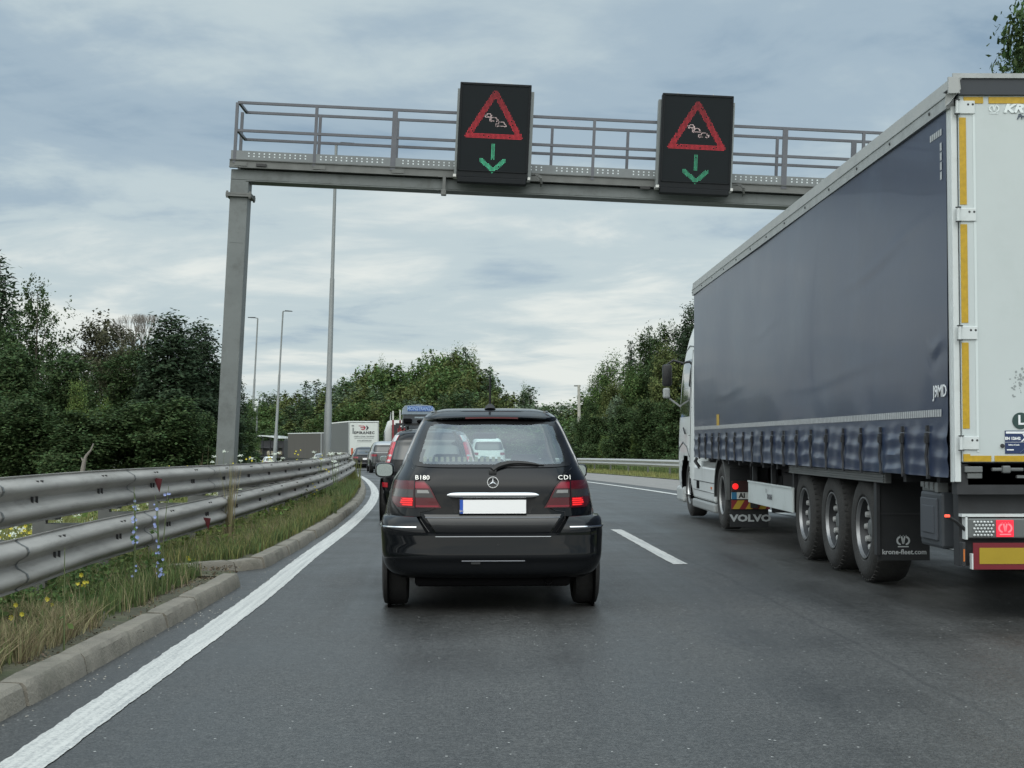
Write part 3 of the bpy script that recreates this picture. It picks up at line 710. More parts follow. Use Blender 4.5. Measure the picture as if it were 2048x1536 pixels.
def window_ring(sh, root, z0, z1, f0, f1, glass, bx=.09, bz=.11, where='rear', name='rear_window', rnd=.07, off=.008):
    """rounded pane plus its black border, as one pane part and a seal sub-part"""
    zm = (z0+z1)/2; sf = sh.rear if where == 'rear' else sh.front
    def pt(u, w):
        uu = u*(1-rnd*abs(w)**6); ww = w*(1-rnd*1.2*abs(u)**6); z = zm+ww*(z1-z0)/2
        h = lerp(f0, f1, (z-z0)/(z1-z0)); x = uu*h; return (x, sf(x, z, off), z)
    nu, nv = 44, 20; xs = sorted(set([-1+2*i/nu for i in range(nu+1)]+[-1+bx, 1-bx])); zs = sorted(set([-1+2*i/nv for i in range(nv+1)]+[-1+bz, 1-bz]))
    V = [pt(u, w) for w in zs for u in xs]; n = len(xs); g = MB(); r = MB()
    for b in (g, r): b.v = list(V)
    for j in range(len(zs)-1):
        for i in range(n-1):
            cu = (xs[i]+xs[i+1])/2; cw = (zs[j]+zs[j+1])/2; f = (j*n+i, j*n+i+1, (j+1)*n+i+1, (j+1)*n+i)
            inner = abs(cu) < 1-bx and abs(cw) < 1-bz and (max(0, abs(cu)-(1-bx-.07))/.07)**2+(max(0, abs(cw)-(1-bz-.2))/.2)**2 < 1.15
            (g if inner else r).f.append(f); (g if inner else r).m.append(0)
    go = g.build(name, glass, root, smooth=True, fix=True); ro = r.build('window_seal', M_SEAL, go, smooth=True, fix=True)
    return go
def wheel(root, x, y, r, w, side, name='wheel', tyre=None, rim=None, spokes=7):
    s = side
    b = MB(); prof = [(w/2*.7, r*.66), (w/2, r*.72), (w/2*1.02, r*.85), (w/2*.9, r*.965), (w/2*.6, r), (0, r*1.003), (-w/2*.6, r), (-w/2*.9, r*.965), (-w/2*1.02, r*.85), (-w/2, r*.72), (-w/2*.7, r*.66)]
    b.lathe(prof, (0,0,0), 'x', 36)
    for q in (-.3, 0, .3): pass
    o = b.build(name, tyre or M_TYRE, root, smooth=True, angle=50); o.location = (x, y, r)
    b = MB(); b.lathe([(s*w*.36, r*.67), (s*w*.40, r*.64), (s*w*.22, r*.58), (s*w*.12, r*.2), (s*w*.16, 0.001)], (0,0,0), 'x', 28)
    for k in range(spokes):
        t = 2*math.pi*k/spokes
        b.bar((s*w*.30, math.cos(t)*r*.10, math.sin(t)*r*.10), (s*w*.36, math.cos(t)*r*.62, math.sin(t)*r*.62), r*.12, w*.08, up=(1,0,0))
    b.build('rim', rim or M_RIM, o, smooth=True, angle=30)
    return o
def mirror(root, side, x, y, z, m, w=.17, h=.125, gl=True):
    b = MB(); s = side
    c = Vector((s*(x+w/2+.04), y, z))
    rings = []
    for t, f in ((0, .86), (.03, .98), (.08, .95), (.12, .78), (.15, .35)):
        rings.append([Vector((c.x+math.copysign(abs(math.cos(q))**.6, math.cos(q))*w/2*f, c.y+t, c.z+math.copysign(abs(math.sin(q))**.6, math.sin(q))*h/2*f)) for q in [2*math.pi*k/24 for k in range(24)]])
    b.loft(rings); b.bar((s*(x-.04), y+.06, z-h*.3), (s*(x+.06), y+.05, z-h*.2), .06, .04)
    o = b.build('door_mirror', m, root, smooth=True, angle=45)
    b = MB(); b.loft([[Vector((c.x+math.copysign(abs(math.cos(q))**.6, math.cos(q))*w/2*.80, c.y-.003, c.z+math.copysign(abs(math.sin(q))**.6, math.sin(q))*h/2*.80)) for q in [2*math.pi*k/24 for k in range(24)]],
               [Vector((c.x+math.copysign(abs(math.cos(q))**.6, math.cos(q))*w/2*.80, c.y-.001, c.z+math.copysign(abs(math.sin(q))**.6, math.sin(q))*h/2*.80)) for q in [2*math.pi*k/24 for k in range(24)]]])
    b.build('mirror_glass', mat('mirror glass', (.55,.62,.62), .08, metal=.9), o)
    return o

# ------------------------------------------------------------------ the black car right ahead
CARD = 10.92
car = thing('compact_car', 'nearest car ahead, black hatchback with a blank white number plate and lit tail lights', 'car', (-.012, CARD, 0), (0, 0, R(1.8)))
Wt = [(.24,.72),(.32,.80),(.42,.86),(.52,.878),(.62,.884),(.72,.876),(.83,.855),(.92,.832),(1.0,.806),(1.06,.770),(1.12,.735),(1.20,.700),(1.30,.655),(1.40,.610),(1.47,.572),(1.52,.535),(1.555,.49),(1.58,.43),(1.597,.33),(1.604,.16)]
Rt = [(.24,.35),(.32,.12),(.5,.11),(.68,.11),(.80,.12),(.92,.125),(1.0,.14),(1.08,.18),(1.145,.23),(1.30,.37),(1.45,.50),(1.50,.56),(1.54,.65),(1.57,.80),(1.59,1.05),(1.604,1.5)]
Ft = [(.24,4.0),(.4,4.2),(.6,4.24),(.8,4.18),(.92,4.0),(1.0,3.72),(1.08,3.42),(1.15,3.25),(1.30,2.92),(1.42,2.62),(1.50,2.40),(1.55,2.22),(1.59,1.95),(1.604,1.7)]
sh = Shell(Wt, Rt, Ft, 5.0)
zs = [.24+.04*i for i in range(0, 19)]+[.98,1.02,1.06,1.09,1.12,1.16,1.20,1.24,1.28,1.32,1.36,1.40,1.44,1.47,1.50,1.525,1.55,1.565,1.58,1.59,1.597,1.602,1.604]
def keepf(c):
    x, y, z = abs(c.x), c.y, c.z
    if 1.165 < z < 1.445 and y < 1.1 and x < lerp(.60, .51, (z-1.165)/.28): return False
    if 1.10 < z < 1.47 and y > 2.2 and x < .58: return False
    if 1.08 < z < 1.42 and 1.0 < y < lerp(3.0, 2.2, (z-1.08)/.34) and x > .4 and not (1.95 < y < 2.07): return False
    return True
body = sh.build('body', M_BLACK, car, zs, keepf)
gw = window_ring(sh, car, 1.115, 1.482, .655, .535, M_GLASS, bx=.095, bz=.13, rnd=.06)
window_ring(sh, car, 1.07, 1.49, .70, .58, M_SCREEN, where='front', name='windscreen', rnd=.03)
for s_ in (-1, 1):
    for (ya, yb) in ((.98, 1.97), (2.05, 2.85)):
        b = MB(); b.grid(lambda i, j: (s_*sh.side(lerp(ya, lerp(yb, min(yb, 2.25), j), i), lerp(1.07, 1.43, j), .003), lerp(ya, lerp(yb, min(yb, 2.25), j), i), lerp(1.07, 1.43, j)), 8, 6)
        b.build('side_window', glass_mat('side glass', (.35,.4,.4)), car, smooth=True, fix=False)
# parcel shelf, seats, dashboard, inside mirror
b = MB(); b.box(-.56, .56, .42, .95, 1.06, 1.085)
for x in np.arange(-.54, .05, .045): b.box(x, x+.024, .40, .43, 1.05, 1.195)
b.build('parcel_shelf', M_BEIGE, car)
for y0, xs in ((1.15, (-.42, 0, .42)), (2.25, (-.36, .36))):
    for x in xs:
        b = MB(); b.box(x-.22, x+.22, y0, y0+.12, .55, 1.10, b=.04); b.build('seat', M_SEAT, car, smooth=True)
        b = MB(); b.box(x-.13, x+.13, y0+.01, y0+.10, 1.05, 1.17 if y0 < 2 else 1.20, b=.035); b.build('headrest', M_SEAT, car, smooth=True)
b = MB(); b.bar((-.30, 1.12, 1.40), (-.20, 1.16, 1.17), .05, .01); b.build('seat_belt', mat('pale belt', (.6,.62,.6), .7), car)
b = MB(); b.box(-.6, .6, 2.95, 3.35, .85, 1.06, b=.04); b.build('dashboard', M_DARK, car)
b = MB(); b.box(-.11, .11, 2.62, 2.65, 1.34, 1.40, b=.01); b.build('rear_view_mirror', M_BLACKP, car)
# roof spoiler with high brake light
b = MB()
def sp(i, j):
    x = lerp(-.545, .545, i); e = 1-(abs(x)/.56)**4; prof = [(0,.035),(.055,.02),(.07,.005),(.06,-.012),(0,-.02)]
    o, dz = prof[int(j*4+.01)]; z = 1.487+.022*(1-(x/.55)**2)
    return (x, sh.rear(x, z, .004+o*e*1.1), z+dz*.8)
b.grid(sp, 30, 4); spo = b.build('roof_spoiler', M_BLACK, car, smooth=True)
b = MB(); b.grid(lambda i, j: (lerp(-.21, .21, i), sh.rear(lerp(-.21,.21,i), 1.487, .084), 1.487+.022*(1-(lerp(-.21,.21,i)/.55)**2)-.010+.012*j), 10, 1); b.build('high_brake_light', M_RLENS, spo)
# roof rails; tubes added on the pillars stand in for the sky's highlight
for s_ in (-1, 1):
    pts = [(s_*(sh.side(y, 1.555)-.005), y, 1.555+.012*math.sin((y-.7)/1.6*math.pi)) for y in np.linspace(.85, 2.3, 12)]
    b = MB(); b.tube(pts, .012, 6); b.build('roof_trim', mat('satin trim and highlight', (.25,.26,.27), .25, metal=.9), car, smooth=True)
    b = MB(); b.tube([(s_*sh.W(z)*.972, sh.rear(.972*sh.W(z), z, .002), z) for z in np.linspace(1.12, 1.55, 16)], [.004]+[.013]*14+[.009], 6); b.build('pillar_highlight', mat('satin trim and highlight', (.25,.26,.27), .25, metal=.9), car, smooth=True)
# tailgate shut line, lower recess, centre panel
def shutline(b, pts, w=.0035):
    for (x0, z0), (x1, z1) in zip(pts[:-1], pts[1:]):
        for s_ in (-1, 1): b.tube([(s_*x0, sh.rear(x0, z0, .001), z0), (s_*x1, sh.rear(x1, z1, .001), z1)], w, 5)
b = MB(); shutline(b, [(.50, 1.016), (.56, 1.06), (.62, 1.10), (.668, 1.16), (.672, 1.22), (.655, 1.28), (.625, 1.36)]); shutline(b, [(.44,.80),(.50,.78),(.56,.77),(.56,.72),(.52,.66),(.49,.62)])
b.build('shut_line', M_SEAL, car)
b = MB(); b.grid(lambda i, j: ((lambda x, z: (x, sh.rear(x, z, .004+.014*math.sin(j*math.pi)), z))(lerp(-.53, .53, i)*lerp(.80, 1, j), lerp(.60, .755, j))), 24, 8)
b.build('tailgate_lower', mat('dark lower panel', (.006,.007,.009), .3, coat=.6), car, smooth=True)
b = MB(); b.grid(lambda i, j: ((lambda x, z: (x, sh.rear(x, z, .016), z))(lerp(-.52, .52, i), lerp(.728, .738, j))), 20, 1); b.build('tailgate_crease', mat('pale crease and highlight', (.12,.13,.15), .25, coat=1), car)
def recess(i, j):
    z = lerp(.765, .895, j); x = lerp(-1, 1, i)*lerp(.29, .335, j); return (x, sh.rear(x, z, .003), z)
b = MB(); b.grid(recess, 12, 6); b.build('plate_recess', mat('plate recess', (.004,.004,.005), .5), car, smooth=True)
# chrome grip above the plate
def grip(i, j):
    x = lerp(-.353, .353, i); e = (1-abs(x/.355)**10)**.5; t = j*math.pi*2; z = .903+.023*math.sin(t)*e; return (x, sh.rear(x, .903, .014)-.016*math.cos(t)*e-.012, z)
b = MB(); b.grid(grip, 40, 12); b.build('chrome_grip', M_CHROME, car, smooth=True)
# number plate (blank in the photograph) with blue band
pl = MB(); yy = sh.rear(0, .82, .03); pl.box(-.262, .262, yy, yy+.012, .758, .874, b=.004); plo = pl.build('number_plate', M_BLACKP, car)
b = MB(); b.box(-.230, .254, yy-.003, yy, .764, .868); b.build('plate_face', M_WHITE, plo)
b = MB(); b.box(-.254, -.2305, yy-.003, yy, .764, .868); b.box(-.2305, -.2295, yy-.004, yy, .764, .868); bb = b.build('blue_band', M_BLUE, plo)
text('band_letters', 'BIH', mat('pale marks', (.6,.6,.65), .5), plo, .022, faceM((-.242, yy-.005, .782), (1,0,0), (0,0,1)))
# tail lights
def lampx(z): return interp([(.805,.395),(.86,.43),(.93,.465),(.98,.495),(1.01,.53)])(z)
for s_ in (-1, 1):
    tl = None
    def zone(nm, m, za, zb, fa, fb, off, par, nu=12, nv=4):
        g = MB(); g.grid(lambda i, j: (lambda z: (lambda x: (s_*x, sh.rear(x, z, off), z))(lerp(fa(z), fb(z), i)))(lerp(za, zb, j)), nu, nv)
        o = g.build(nm, m, par, smooth=True, fix=True); return o
    outx = lambda z: min(.974*sh.W(z), interp([(.805,.745),(.84,.785),(1.01,.775)])(z))
    tl = zone('tail_light', M_RLENS, .805, 1.012, lampx, outx, .010, car, 20, 10)
    zone('smoked_band', M_SMOKE, .885, .945, lambda z: lampx(z)+.012, lambda z: .600, .013, tl)
    zone('smoked_band', M_SMOKE, .885, .945, lambda z: .612, lambda z: outx(z)-.006, .013, tl)
    zone('upper_lens', M_RLENSB, .955, 1.000, lambda z: lampx(z)+.012, lambda z: .600, .013, tl)
    zone('reversing_light', mat('clear lens', (.24,.24,.23), .15, coat=1), .918, .942, lambda z: lampx(z)+.03, lambda z: .585, .015, tl)
    zone('shut_line', M_SEAL, .803, 1.013, lambda z: .603, lambda z: .609, .017, tl, 1, 8)
    zone('lower_lens', M_RLENSB, .812, .824, lambda z: lampx(z)+.015, lambda z: .595, .014, tl)
    zone('lower_lens', M_LITS, .818, .882, lambda z: .618, lambda z: .715, .013, tl)
    for zz, x0, x1 in ((.826, .622, .70), (.842, .622, .72), (.858, .618, .715), (.872, .622, .70)): zone('lit_bar', M_LIT, zz-.0045, zz+.0045, lambda z: x0, lambda z: x1, .016, tl, 8, 1)
# badges
M_BADGE = mat('badge chrome', (.85,.86,.87), .18, metal=.6)
cz = 1.002; cy = sh.rear(0, cz, .012)
b = MB(); n = 36
b.loft([[Vector((math.cos(t)*r, cy-yv, cz+math.sin(t)*r)) for t in [2*math.pi*k/n for k in range(n)]] for r, yv in ((.044, -.004), (.044, .004), (.039, .004), (.039, -.004))], True, False)
bo = b.build('star_badge', M_BADGE, car, smooth=True)
b = MB()
for q in (90, 210, 330):
    t = R(q); d = Vector((math.cos(t), 0, math.sin(t))); p = Vector((-d.z, 0, d.x)); c = Vector((0, cy-.003, cz))
    b.add([c-p*.007, c+d*.04, c+p*.007, c+Vector((0,-.007,0))], [(0,1,3),(1,2,3),(2,0,3)])
b.build('badge_star', M_BADGE, bo)
M_LET = mat('badge letters', (.92,.90,.84), .3, emit=(1,1,1), estr=0.0)
for tx_, bx_, sp_ in (('B180', -.545, 1.0), ('CDI', .560, 1.2)):
    o_ = text('badge_lettering', tx_, M_LET, car, .047, faceM((bx_, 0, 1.036), (1,0,0), (0,0,1)), bold=.0004, sx=1.2, space=sp_)
    for v in o_.data.vertices: v.co.y = sh.rear(v.co.x, v.co.z, .012)+v.co.y
# bumper
bs = Shell([(.27,.74),(.31,.80),(.37,.845),(.41,.856),(.45,.864),(.52,.868),(.60,.872),(.655,.872),(.70,.868),(.725,.862),(.74,.85)], [(.27,.10),(.31,.03),(.37,.01),(.405,.0),(.42,-.012),(.50,-.008),(.60,.0),(.655,.005),(.70,.035),(.74,.085)], [(.27,1.0),(.5,1.3),(.74,1.3)], 5.0)
def kb(c):
    return c.y < .62
bs.build('bumper', M_BLACK, car, [.27,.29,.31,.34,.37,.39,.405,.42,.44,.47,.50,.54,.575,.60], kb, top=False, bottom=False)
for s_ in (-1, 1):
    rings = []
    for z in (.60,.62,.64,.655,.668,.68,.70,.715,.728,.735,.74):
        W = bs.W(z); a = bs.a(z); yc_ = bs.yc(z); kk = 2**(-1/bs.n); xi = lerp(.50, .588, (z-.60)/.14); p_ = [(xi+.004, sh.rear(xi, z)+.03)]
        for t in np.linspace(0, 1, 16): x = lerp(xi, kk*W, t); p_.append((x, bs.rear(x, z)))
        for t in np.linspace(0, 1, 10)[1:]: yy_ = -kk*a*(1-t)+t*(-a*.18); p_.append((W*(1-(abs(yy_)/a)**bs.n)**(1/bs.n), yc_+yy_))
        rings.append([Vector((s_*x, y, z)) for x, y in p_])
    rings.append([Vector((v.x*.94, v.y+.05, .742)) for v in rings[-1]])
    b = MB(); b.loft(rings, False, False); b.build('bumper_corner', M_BLACK, car, smooth=True, angle=35)
b = MB(); b.grid(lambda i, j: (lambda x, z: (x, bs.rear(x, .6, -.002)+lerp(0, .09, j), z))(lerp(-.52, .52, i), .6+.012*j), 20, 1); b.build('bumper_ledge', M_BLACK, car, smooth=True)
for s_ in (-1, 1):
    b = MB(); pts = [(s_*x, bs.rear(x, .662, .004), .662) for x in np.linspace(.585, .86, 14)]+[(s_*bs.side(y, .662, .004), y, .662) for y in (.22, .3, .5, .62)]
    b.tube(pts, .0085, 6); b.build('chrome_trim', M_CHROME, car, smooth=True)
b = MB(); b.tube([(x, bs.rear(x, .592, .004), .592) for x in np.linspace(-.44, .44, 30)], .0035, 6); b.build('chrome_trim', mat('dull chrome', (.3,.31,.32), .3, metal=.9), car, smooth=True)
b = MB(); b.tube([(x, bs.rear(x, .408, .001), .408) for x in np.linspace(-.24, .24, 12)], .005, 6); b.build('bumper_highlight', mat('pale crease and highlight', (.12,.13,.15), .25), car, smooth=True)  # lighter tube standing in for the highlight along the bumper fold
b = MB(); b.box(-.17, -.10, -.012, .0, .385, .40); b.box(.03, .045, -.006, .0, .525, .54); b.build('tow_cover', M_BLACKP, car)
# underside, exhaust, wheels
b = MB(); b.box(-.60, .60, .15, 3.9, .20, .32, b=.03); b.build('underbody', M_DARK, car)
b = MB(); b.tube([(.43, .12, .25), (.43, .6, .25)], .032, 10, cap=False); b.build('exhaust', mat('exhaust', (.1,.1,.1), .4, metal=.8), car, smooth=True)
for x, s_ in ((-.765, -1), (.765, 1)):
    for y in (.78, 3.40): wheel(car, x, y, .315, .20, s_)
    for y in (.78, 3.40):
        b = MB(); b.lathe([(0, .001), (s_*.0, .375), (s_*.012, .385), (s_*.012, .36)], (s_*sh.side(y, .36, .004), y, .315), 'x', 28); b.build('wheel_arch', M_DARK, car)
# rear wiper
wp = MB(); y0 = sh.rear(0, 1.10, .012)
wz = lambda x: interp([(-.02,1.075),(0,1.10),(.1,1.143),(.2,1.152),(.30,1.145),(.40,1.13)])(x)
wp.tube([(x, sh.rear(abs(x), wz(x), .022), wz(x)) for x in np.linspace(-.005, .36, 12)], [.022,.024,.024,.022,.020,.018,.016,.015,.014,.012,.010,.007], 6)
wp.box(-.03, .03, y0-.02, y0+.01, 1.055, 1.10, b=.008); wo = wp.build('rear_wiper', M_BLACKP, car, smooth=True)
b = MB(); b.tube([(x, sh.rear(abs(x), 1.128+.008*math.sin(x*6), .012), 1.128+.008*math.sin(x*6)) for x in np.linspace(.02, .40, 10)], .007, 5); b.build('wiper_blade', M_SEAL, wo)
# aerial
b = MB(); b.tube([(0, .92, 1.575), (0, .93, 1.60), (0, .95, 1.625)], [.05, .04, .012], 12); ao = b.build('aerial_base', M_BLACKP, car, smooth=True)
b = MB(); b.tube([(0, .95, 1.61), (0, .90, 1.86)], [.010, .007], 6); b.build('aerial_mast', M_BLACKP, ao)
mirror(car, -1, .83, 3.02, 1.04, M_BLACK, w=.19, h=.15); mirror(car, 1, .80, 3.02, 1.03, M_BLACK, w=.17, h=.14)

# ------------------------------------------------------------------ other cars, simpler
def far_car(label, kind, paint, x, y, head, Wd, H, L, roofpaint=None, lamps='low', group='cars queueing ahead', plate=True, mirrors=None, z=None, zoff=0, name='queueing_car', cat='car'):
    root = thing(name, label, cat, (x, y, zr(y)+zoff if z is None else z), (0, 0, head), group)
    w = Wd/2
    if kind == 'suv':
        Wp = [(.14,.90),(.2,.97),(.35,1),(.5,.985),(.6,.95),(.66,.90),(.8,.82),(.9,.74),(.955,.66),(.98,.56),(1,.3)]
        Rp = [(.14,.10),(.2,.02),(.35,.0),(.5,.03),(.62,.06),(.8,.16),(.92,.24),(.97,.42),(1,.9)]
        win = (.655, .885, .80, .70)
    else:
        Wp = [(.14,.88),(.2,.96),(.35,1),(.5,.99),(.6,.94),(.68,.86),(.8,.76),(.9,.68),(.955,.6),(.98,.48),(1,.2)]
        Rp = [(.14,.12),(.2,.02),(.38,.0),(.55,.05),(.66,.16),(.8,.52),(.92,.85),(.97,1.1),(1,1.6)]
        win = (.66, .915, .78, .64)
    Fp = [(.14,L-.15),(.3,L),(.5,L-.1),(.58,L-.5),(.64,L-1.0),(.8,L-1.5),(.93,L-1.95),(1,L-2.4)]
    s = Shell([(a*H, c*w) for a, c in Wp], [(a*H, c) for a, c in Rp], [(a*H, c) for a, c in Fp], 4.5)
    zs = [H*q for q in (.14,.17,.2,.25,.3,.35,.4,.45,.5,.55,.6,.64,.68,.72,.76,.8,.84,.88,.91,.94,.96,.975,.988,.996,1)]
    if roofpaint:
        s.build('body', paint, root, [q for q in zs if q <= .641*H], top=True); s.build('roof', roofpaint, root, [q for q in zs if q >= .64*H-1e-6])
    else: s.build('body', paint, root, zs)
    z0, z1, h0, h1 = win
    window_ring(s, root, z0*H, z1*H, h0*w, h1*w, M_TINT, bx=.08, bz=.1, off=.012)
    for q in (-1, 1):
        b = MB(); b.grid(lambda i, j: (q*s.side(lerp(.75, lerp(L-1.6, L-2.3, j), i), lerp(.67, .89, j)*H, .004), lerp(.75, lerp(L-1.6, L-2.3, j), i), lerp(.67, .89, j)*H), 10, 5); b.build('side_window', M_TINT, root, smooth=True, fix=False)
        if lamps == 'tall':
            b = MB(); b.grid(lambda i, j: (lambda z: (lambda x: (q*x, s.rear(x, z, .012), z))(lerp(s.W(z)*.83, s.W(z)*.985, i)))(lerp(.60, .93, j)*H), 6, 12)
            o = b.build('tail_light', mat('pale red lens', (.5,.03,.05), .15, coat=1, emit=(1,.08,.12), estr=.35), root, smooth=True, fix=False)
            for a, c in ((.645, .665), (.70, .72), (.86, .93)):
                b = MB(); b.grid(lambda i, j: (lambda z: (lambda x: (q*x, s.rear(x, z, .016), z))(lerp(s.W(z)*.84, s.W(z)*.985, i)))(lerp(a, c, j)*H), 4, 3); b.build('clear_segment', mat('clear lens 2', (.75,.78,.78), .2, coat=1), o, smooth=True, fix=False)
            b = MB(); b.grid(lambda i, j: (lambda z: (lambda x: (q*x, s.rear(x, z, .012), z))(lerp(s.W(z)*.80, s.W(z)*.98, i)))(lerp(.37, .42, j)*H), 4, 3); b.build('lower_lamp', M_LITS, root, smooth=True, fix=False)
        else:
            b = MB(); b.grid(lambda i, j: (lambda z: (lambda x: (q*x, s.rear(x, z, .012), z))(lerp(s.W(z)*.62, s.W(z)*.975, i)))(lerp(.52, .59, j)*H), 6, 4); b.build('tail_light', M_RLENSB if lamps == 'low' else M_LIT, root, smooth=True, fix=False)
        for yy in (.8, L-.85):
            wheel(root, q*(w-.13), yy, .33, .22, q, spokes=5)
            b = MB(); b.lathe([(0, .001), (0, .385), (q*.012, .40), (q*.012, .37)], (q*s.side(yy, .38, .004), yy, .33), 'x', 24); b.build('wheel_arch', M_DARK, root)
        mirror(root, q, w*.93, L-1.85, H*.655, mirrors or paint, w=.16, h=.11)
    if plate:
        b = MB(); yy = s.rear(0, .5*H, .015); b.box(-.26, .26, yy, yy+.01, .46*H, .46*H+.11); b.build('number_plate', M_WHITE, root)
    b = MB(); b.box(-w*.75, w*.75, .12, L-.2, .13*H, .2*H); b.build('underbody', M_DARK, root)
    b = MB(); b.grid(lambda i, j: (lambda x: (x, s.rear(x, .33*H, .01), lerp(.30, .335, j)*H))(lerp(-w*.9, w*.9, i)), 12, 1); b.build('bumper_trim', mat('grey trim', (.12,.12,.125), .5), root, fix=False)
    return root, s
M_SILV = mat('silver car paint', (.36,.38,.39), .3, metal=.6, coat=.8)
M_DGREY = mat('dark grey car paint', (.03,.032,.036), .3, coat=1)
M_WPAINT = mat('white car paint', (.68,.72,.71), .35, coat=.8)
M_MIRG = mat('grey green mirror', (.28,.36,.34), .3, coat=.6)
x2 = PX = -1.00
r2, s2 = far_car('black estate car with tall red corner lights, mostly hidden behind the nearest black car', 'suv', M_BLACK, -1.10, 23.7, R(0.5), 1.72, 1.56, 4.6, lamps='tall', mirrors=M_MIRG, plate=True)
for q in (-1, 1):
    b = MB(); b.grid(lambda i, j: (lambda z: (lambda x: (q*x, s2.rear(x, z, .010), z))(lerp(s2.W(z)*.90, s2.W(z)*.985, i)))(lerp(.60, .985, j)*1.56), 4, 12); b.build('pillar', M_SILV, r2, smooth=True, fix=False)
b = MB()
for x in (-.48, .48): b.tube([(x, .9, 1.55), (x, 1.0, 1.62), (x, 2.6, 1.63), (x, 2.7, 1.55)], .02, 6)
for y in (1.2, 2.3): b.box(-.62, .62, y, y+.06, 1.63, 1.66)
b.build('roof_rack', M_BLACKP, r2)
b = MB(); b.box(-.48, -.34, 1.1, 1.5, 1.66, 1.74, b=.02); b.box(-.25, .1, 1.15, 1.45, 1.66, 1.72, b=.03); b.build('rack_clamp', M_DARK, r2)
far_car('dark off-road car with a silver roof rim, behind the tall-lamped estate car', 'suv', M_DGREY, -5.62, 75, R(7.5), 1.88, 1.66, 4.6, roofpaint=M_SILV, lamps='low')
far_car('black hatchback with a white number plate in front of the white lorry trailer', 'hatch', M_BLACK, -7.85, 88, R(9), 1.82, 1.46, 4.4)
far_car('white car seen through the windows of the nearest black car', 'suv', M_WPAINT, -.27, 70, R(6), 1.80, 1.80, 4.3, lamps='low')
far_car('silver roofed car beside the white lorry trailer, half hidden by the guard rail', 'hatch', M_SILV, -16.6, 139, R(13), 1.85, 1.55, 4.5, z=-1.42)
far_car('white car far ahead at the front end of the brown trailer', 'suv', M_WPAINT, -28.6, 184, R(19), 1.8, 1.6, 4.4, lamps='low')
# ------------------------------------------------------------------ the articulated lorry on the right
TX, TY = 3.36, 10.44
tr = thing('articulated_lorry', 'white tractor unit pulling a blue grey curtainsided trailer, nearest lorry on the right', 'lorry', (TX, TY, 0))
M_CURT = mat('blue grey tarpaulin', (0.023, 0.037, 0.078), 0.33, spec=.5, coat=.12, var=.12, vscale=.7, bump=.10, bscale=1.5, dirt=(.05,.08,.13), dscale=.8, damt=.45)
M_LGREY = mat('light grey rail', (0.36, 0.38, 0.38), 0.5, metal=.2, var=.12, dirt=(.2,.2,.19), dscale=6, damt=.4)
M_ROOFE = mat('roof edge', (0.36, 0.375, 0.37), 0.5, var=.12, dirt=(.3,.3,.28), dscale=5, damt=.5)
M_DOOR = mat('white trailer door', (0.50, 0.55, 0.55), 0.42, var=.03, vscale=1.5, dirt=(.42,.47,.46), dscale=2.2, damt=.4)
M_POST = mat('white corner post', (0.58, 0.62, 0.62), 0.4, dirt=(.4,.42,.40), dscale=7, damt=.4)
M_YEL = mat('yellow reflective tape', (0.46, 0.29, 0.012), 0.4, var=.15, vscale=30)
M_WTAPE = mat('white reflective tape', (0.42, 0.44, 0.45), 0.5, var=.2, vscale=30)
M_CHAS = mat('trailer chassis', (0.025, 0.027, 0.03), 0.65, var=.3)
M_ALU = mat('ribbed aluminium', (0.14, 0.15, 0.15), 0.55, metal=.3, var=.2, vscale=3, stretch=(1,.3,6))
M_MUD = mat('mudflap rubber', (0.014, 0.016, 0.018), 0.7, dirt=(.03,.03,.032), dscale=3)
M_LOGO = mat('pale print', (0.5, 0.53, 0.54), 0.5)
M_LOGW = mat('raised white logo', (0.72, 0.78, 0.78), 0.35)
M_TXTW = mat('white print', (0.75, 0.78, 0.8), 0.5)
M_CABW = mat('white cab paint', (0.70, 0.74, 0.74), 0.35, coat=.5, dirt=(.42,.45,.44), dscale=2, damt=.4)
LEN, WID = 13.6, 2.51
def hsh(y, k): q = math.sin(math.floor((y-.54)/.688)*12.9898+k*78.233)*43758.5453; return q-math.floor(q)
def curt(y, z):
    low = max(0, min(1, (1.46-z)/.12)); ph = ((y-.54)/.688) % 1.0
    o = .010+.006*math.sin(y*.9+z*1.1)+.0012*math.sin(y*3.1+1.2*math.sin(z*2))
    o += low*(.010*math.sin(math.pi*ph)+(.006+.010*hsh(y, 1))*(.5-abs(math.sin((z-1.05)*math.pi/(.12+.05*hsh(y, 2))+hsh(y, 3)*5+(hsh(y, 4)-.5)*1.6*ph)))*1.3*(.15+.85*math.sin(math.pi*ph)**.7)+.004*math.sin(y*17+z*9))
    # long sagging creases across the tarpaulin
    for (ya, za, yb, zb, am) in ((0.2, 3.05, 3.6, 2.75, .003), (1.0, 2.02, 6.5, 1.88, .0012), (6.0, 2.75, 8.4, 2.66, .0018), (8.2, 2.06, 11.5, 1.98, .0012), (0.1, 2.02, .6, 2.06, .005)):
        if ya < y < yb:
            t = (y-ya)/(yb-ya); d = z-lerp(za, zb, t)-.03*math.sin(t*7); o += am*math.exp(-(d/.05)**2)*math.sin(math.pi*t)-am*.6*math.exp(-((d+.09)/.06)**2)*math.sin(math.pi*t)
    for yv in (4.1, 9.3): o += .0*math.exp(-((y-yv-.05*math.sin(z*3))/.05)**2)*max(0, min(1, (z-1.5)*.8))
    return -o
b = MB(); b.grid(lambda i, j: (curt(lerp(.075, LEN-.05, i), (1.05+j*.9 if False else lerp(1.05, 3.80, j**1.25))), lerp(.075, LEN-.05, i), lerp(1.05, 3.80, j**1.25)), 560, 90)
cu = b.build('curtain', M_CURT, tr, smooth=True, fix=False)
b = MB(); b.box(.05, WID-.02, .1, LEN-.02, 1.10, 3.86); b.build('load_body', mat('inner body', (.03,.04,.06), .7), tr)
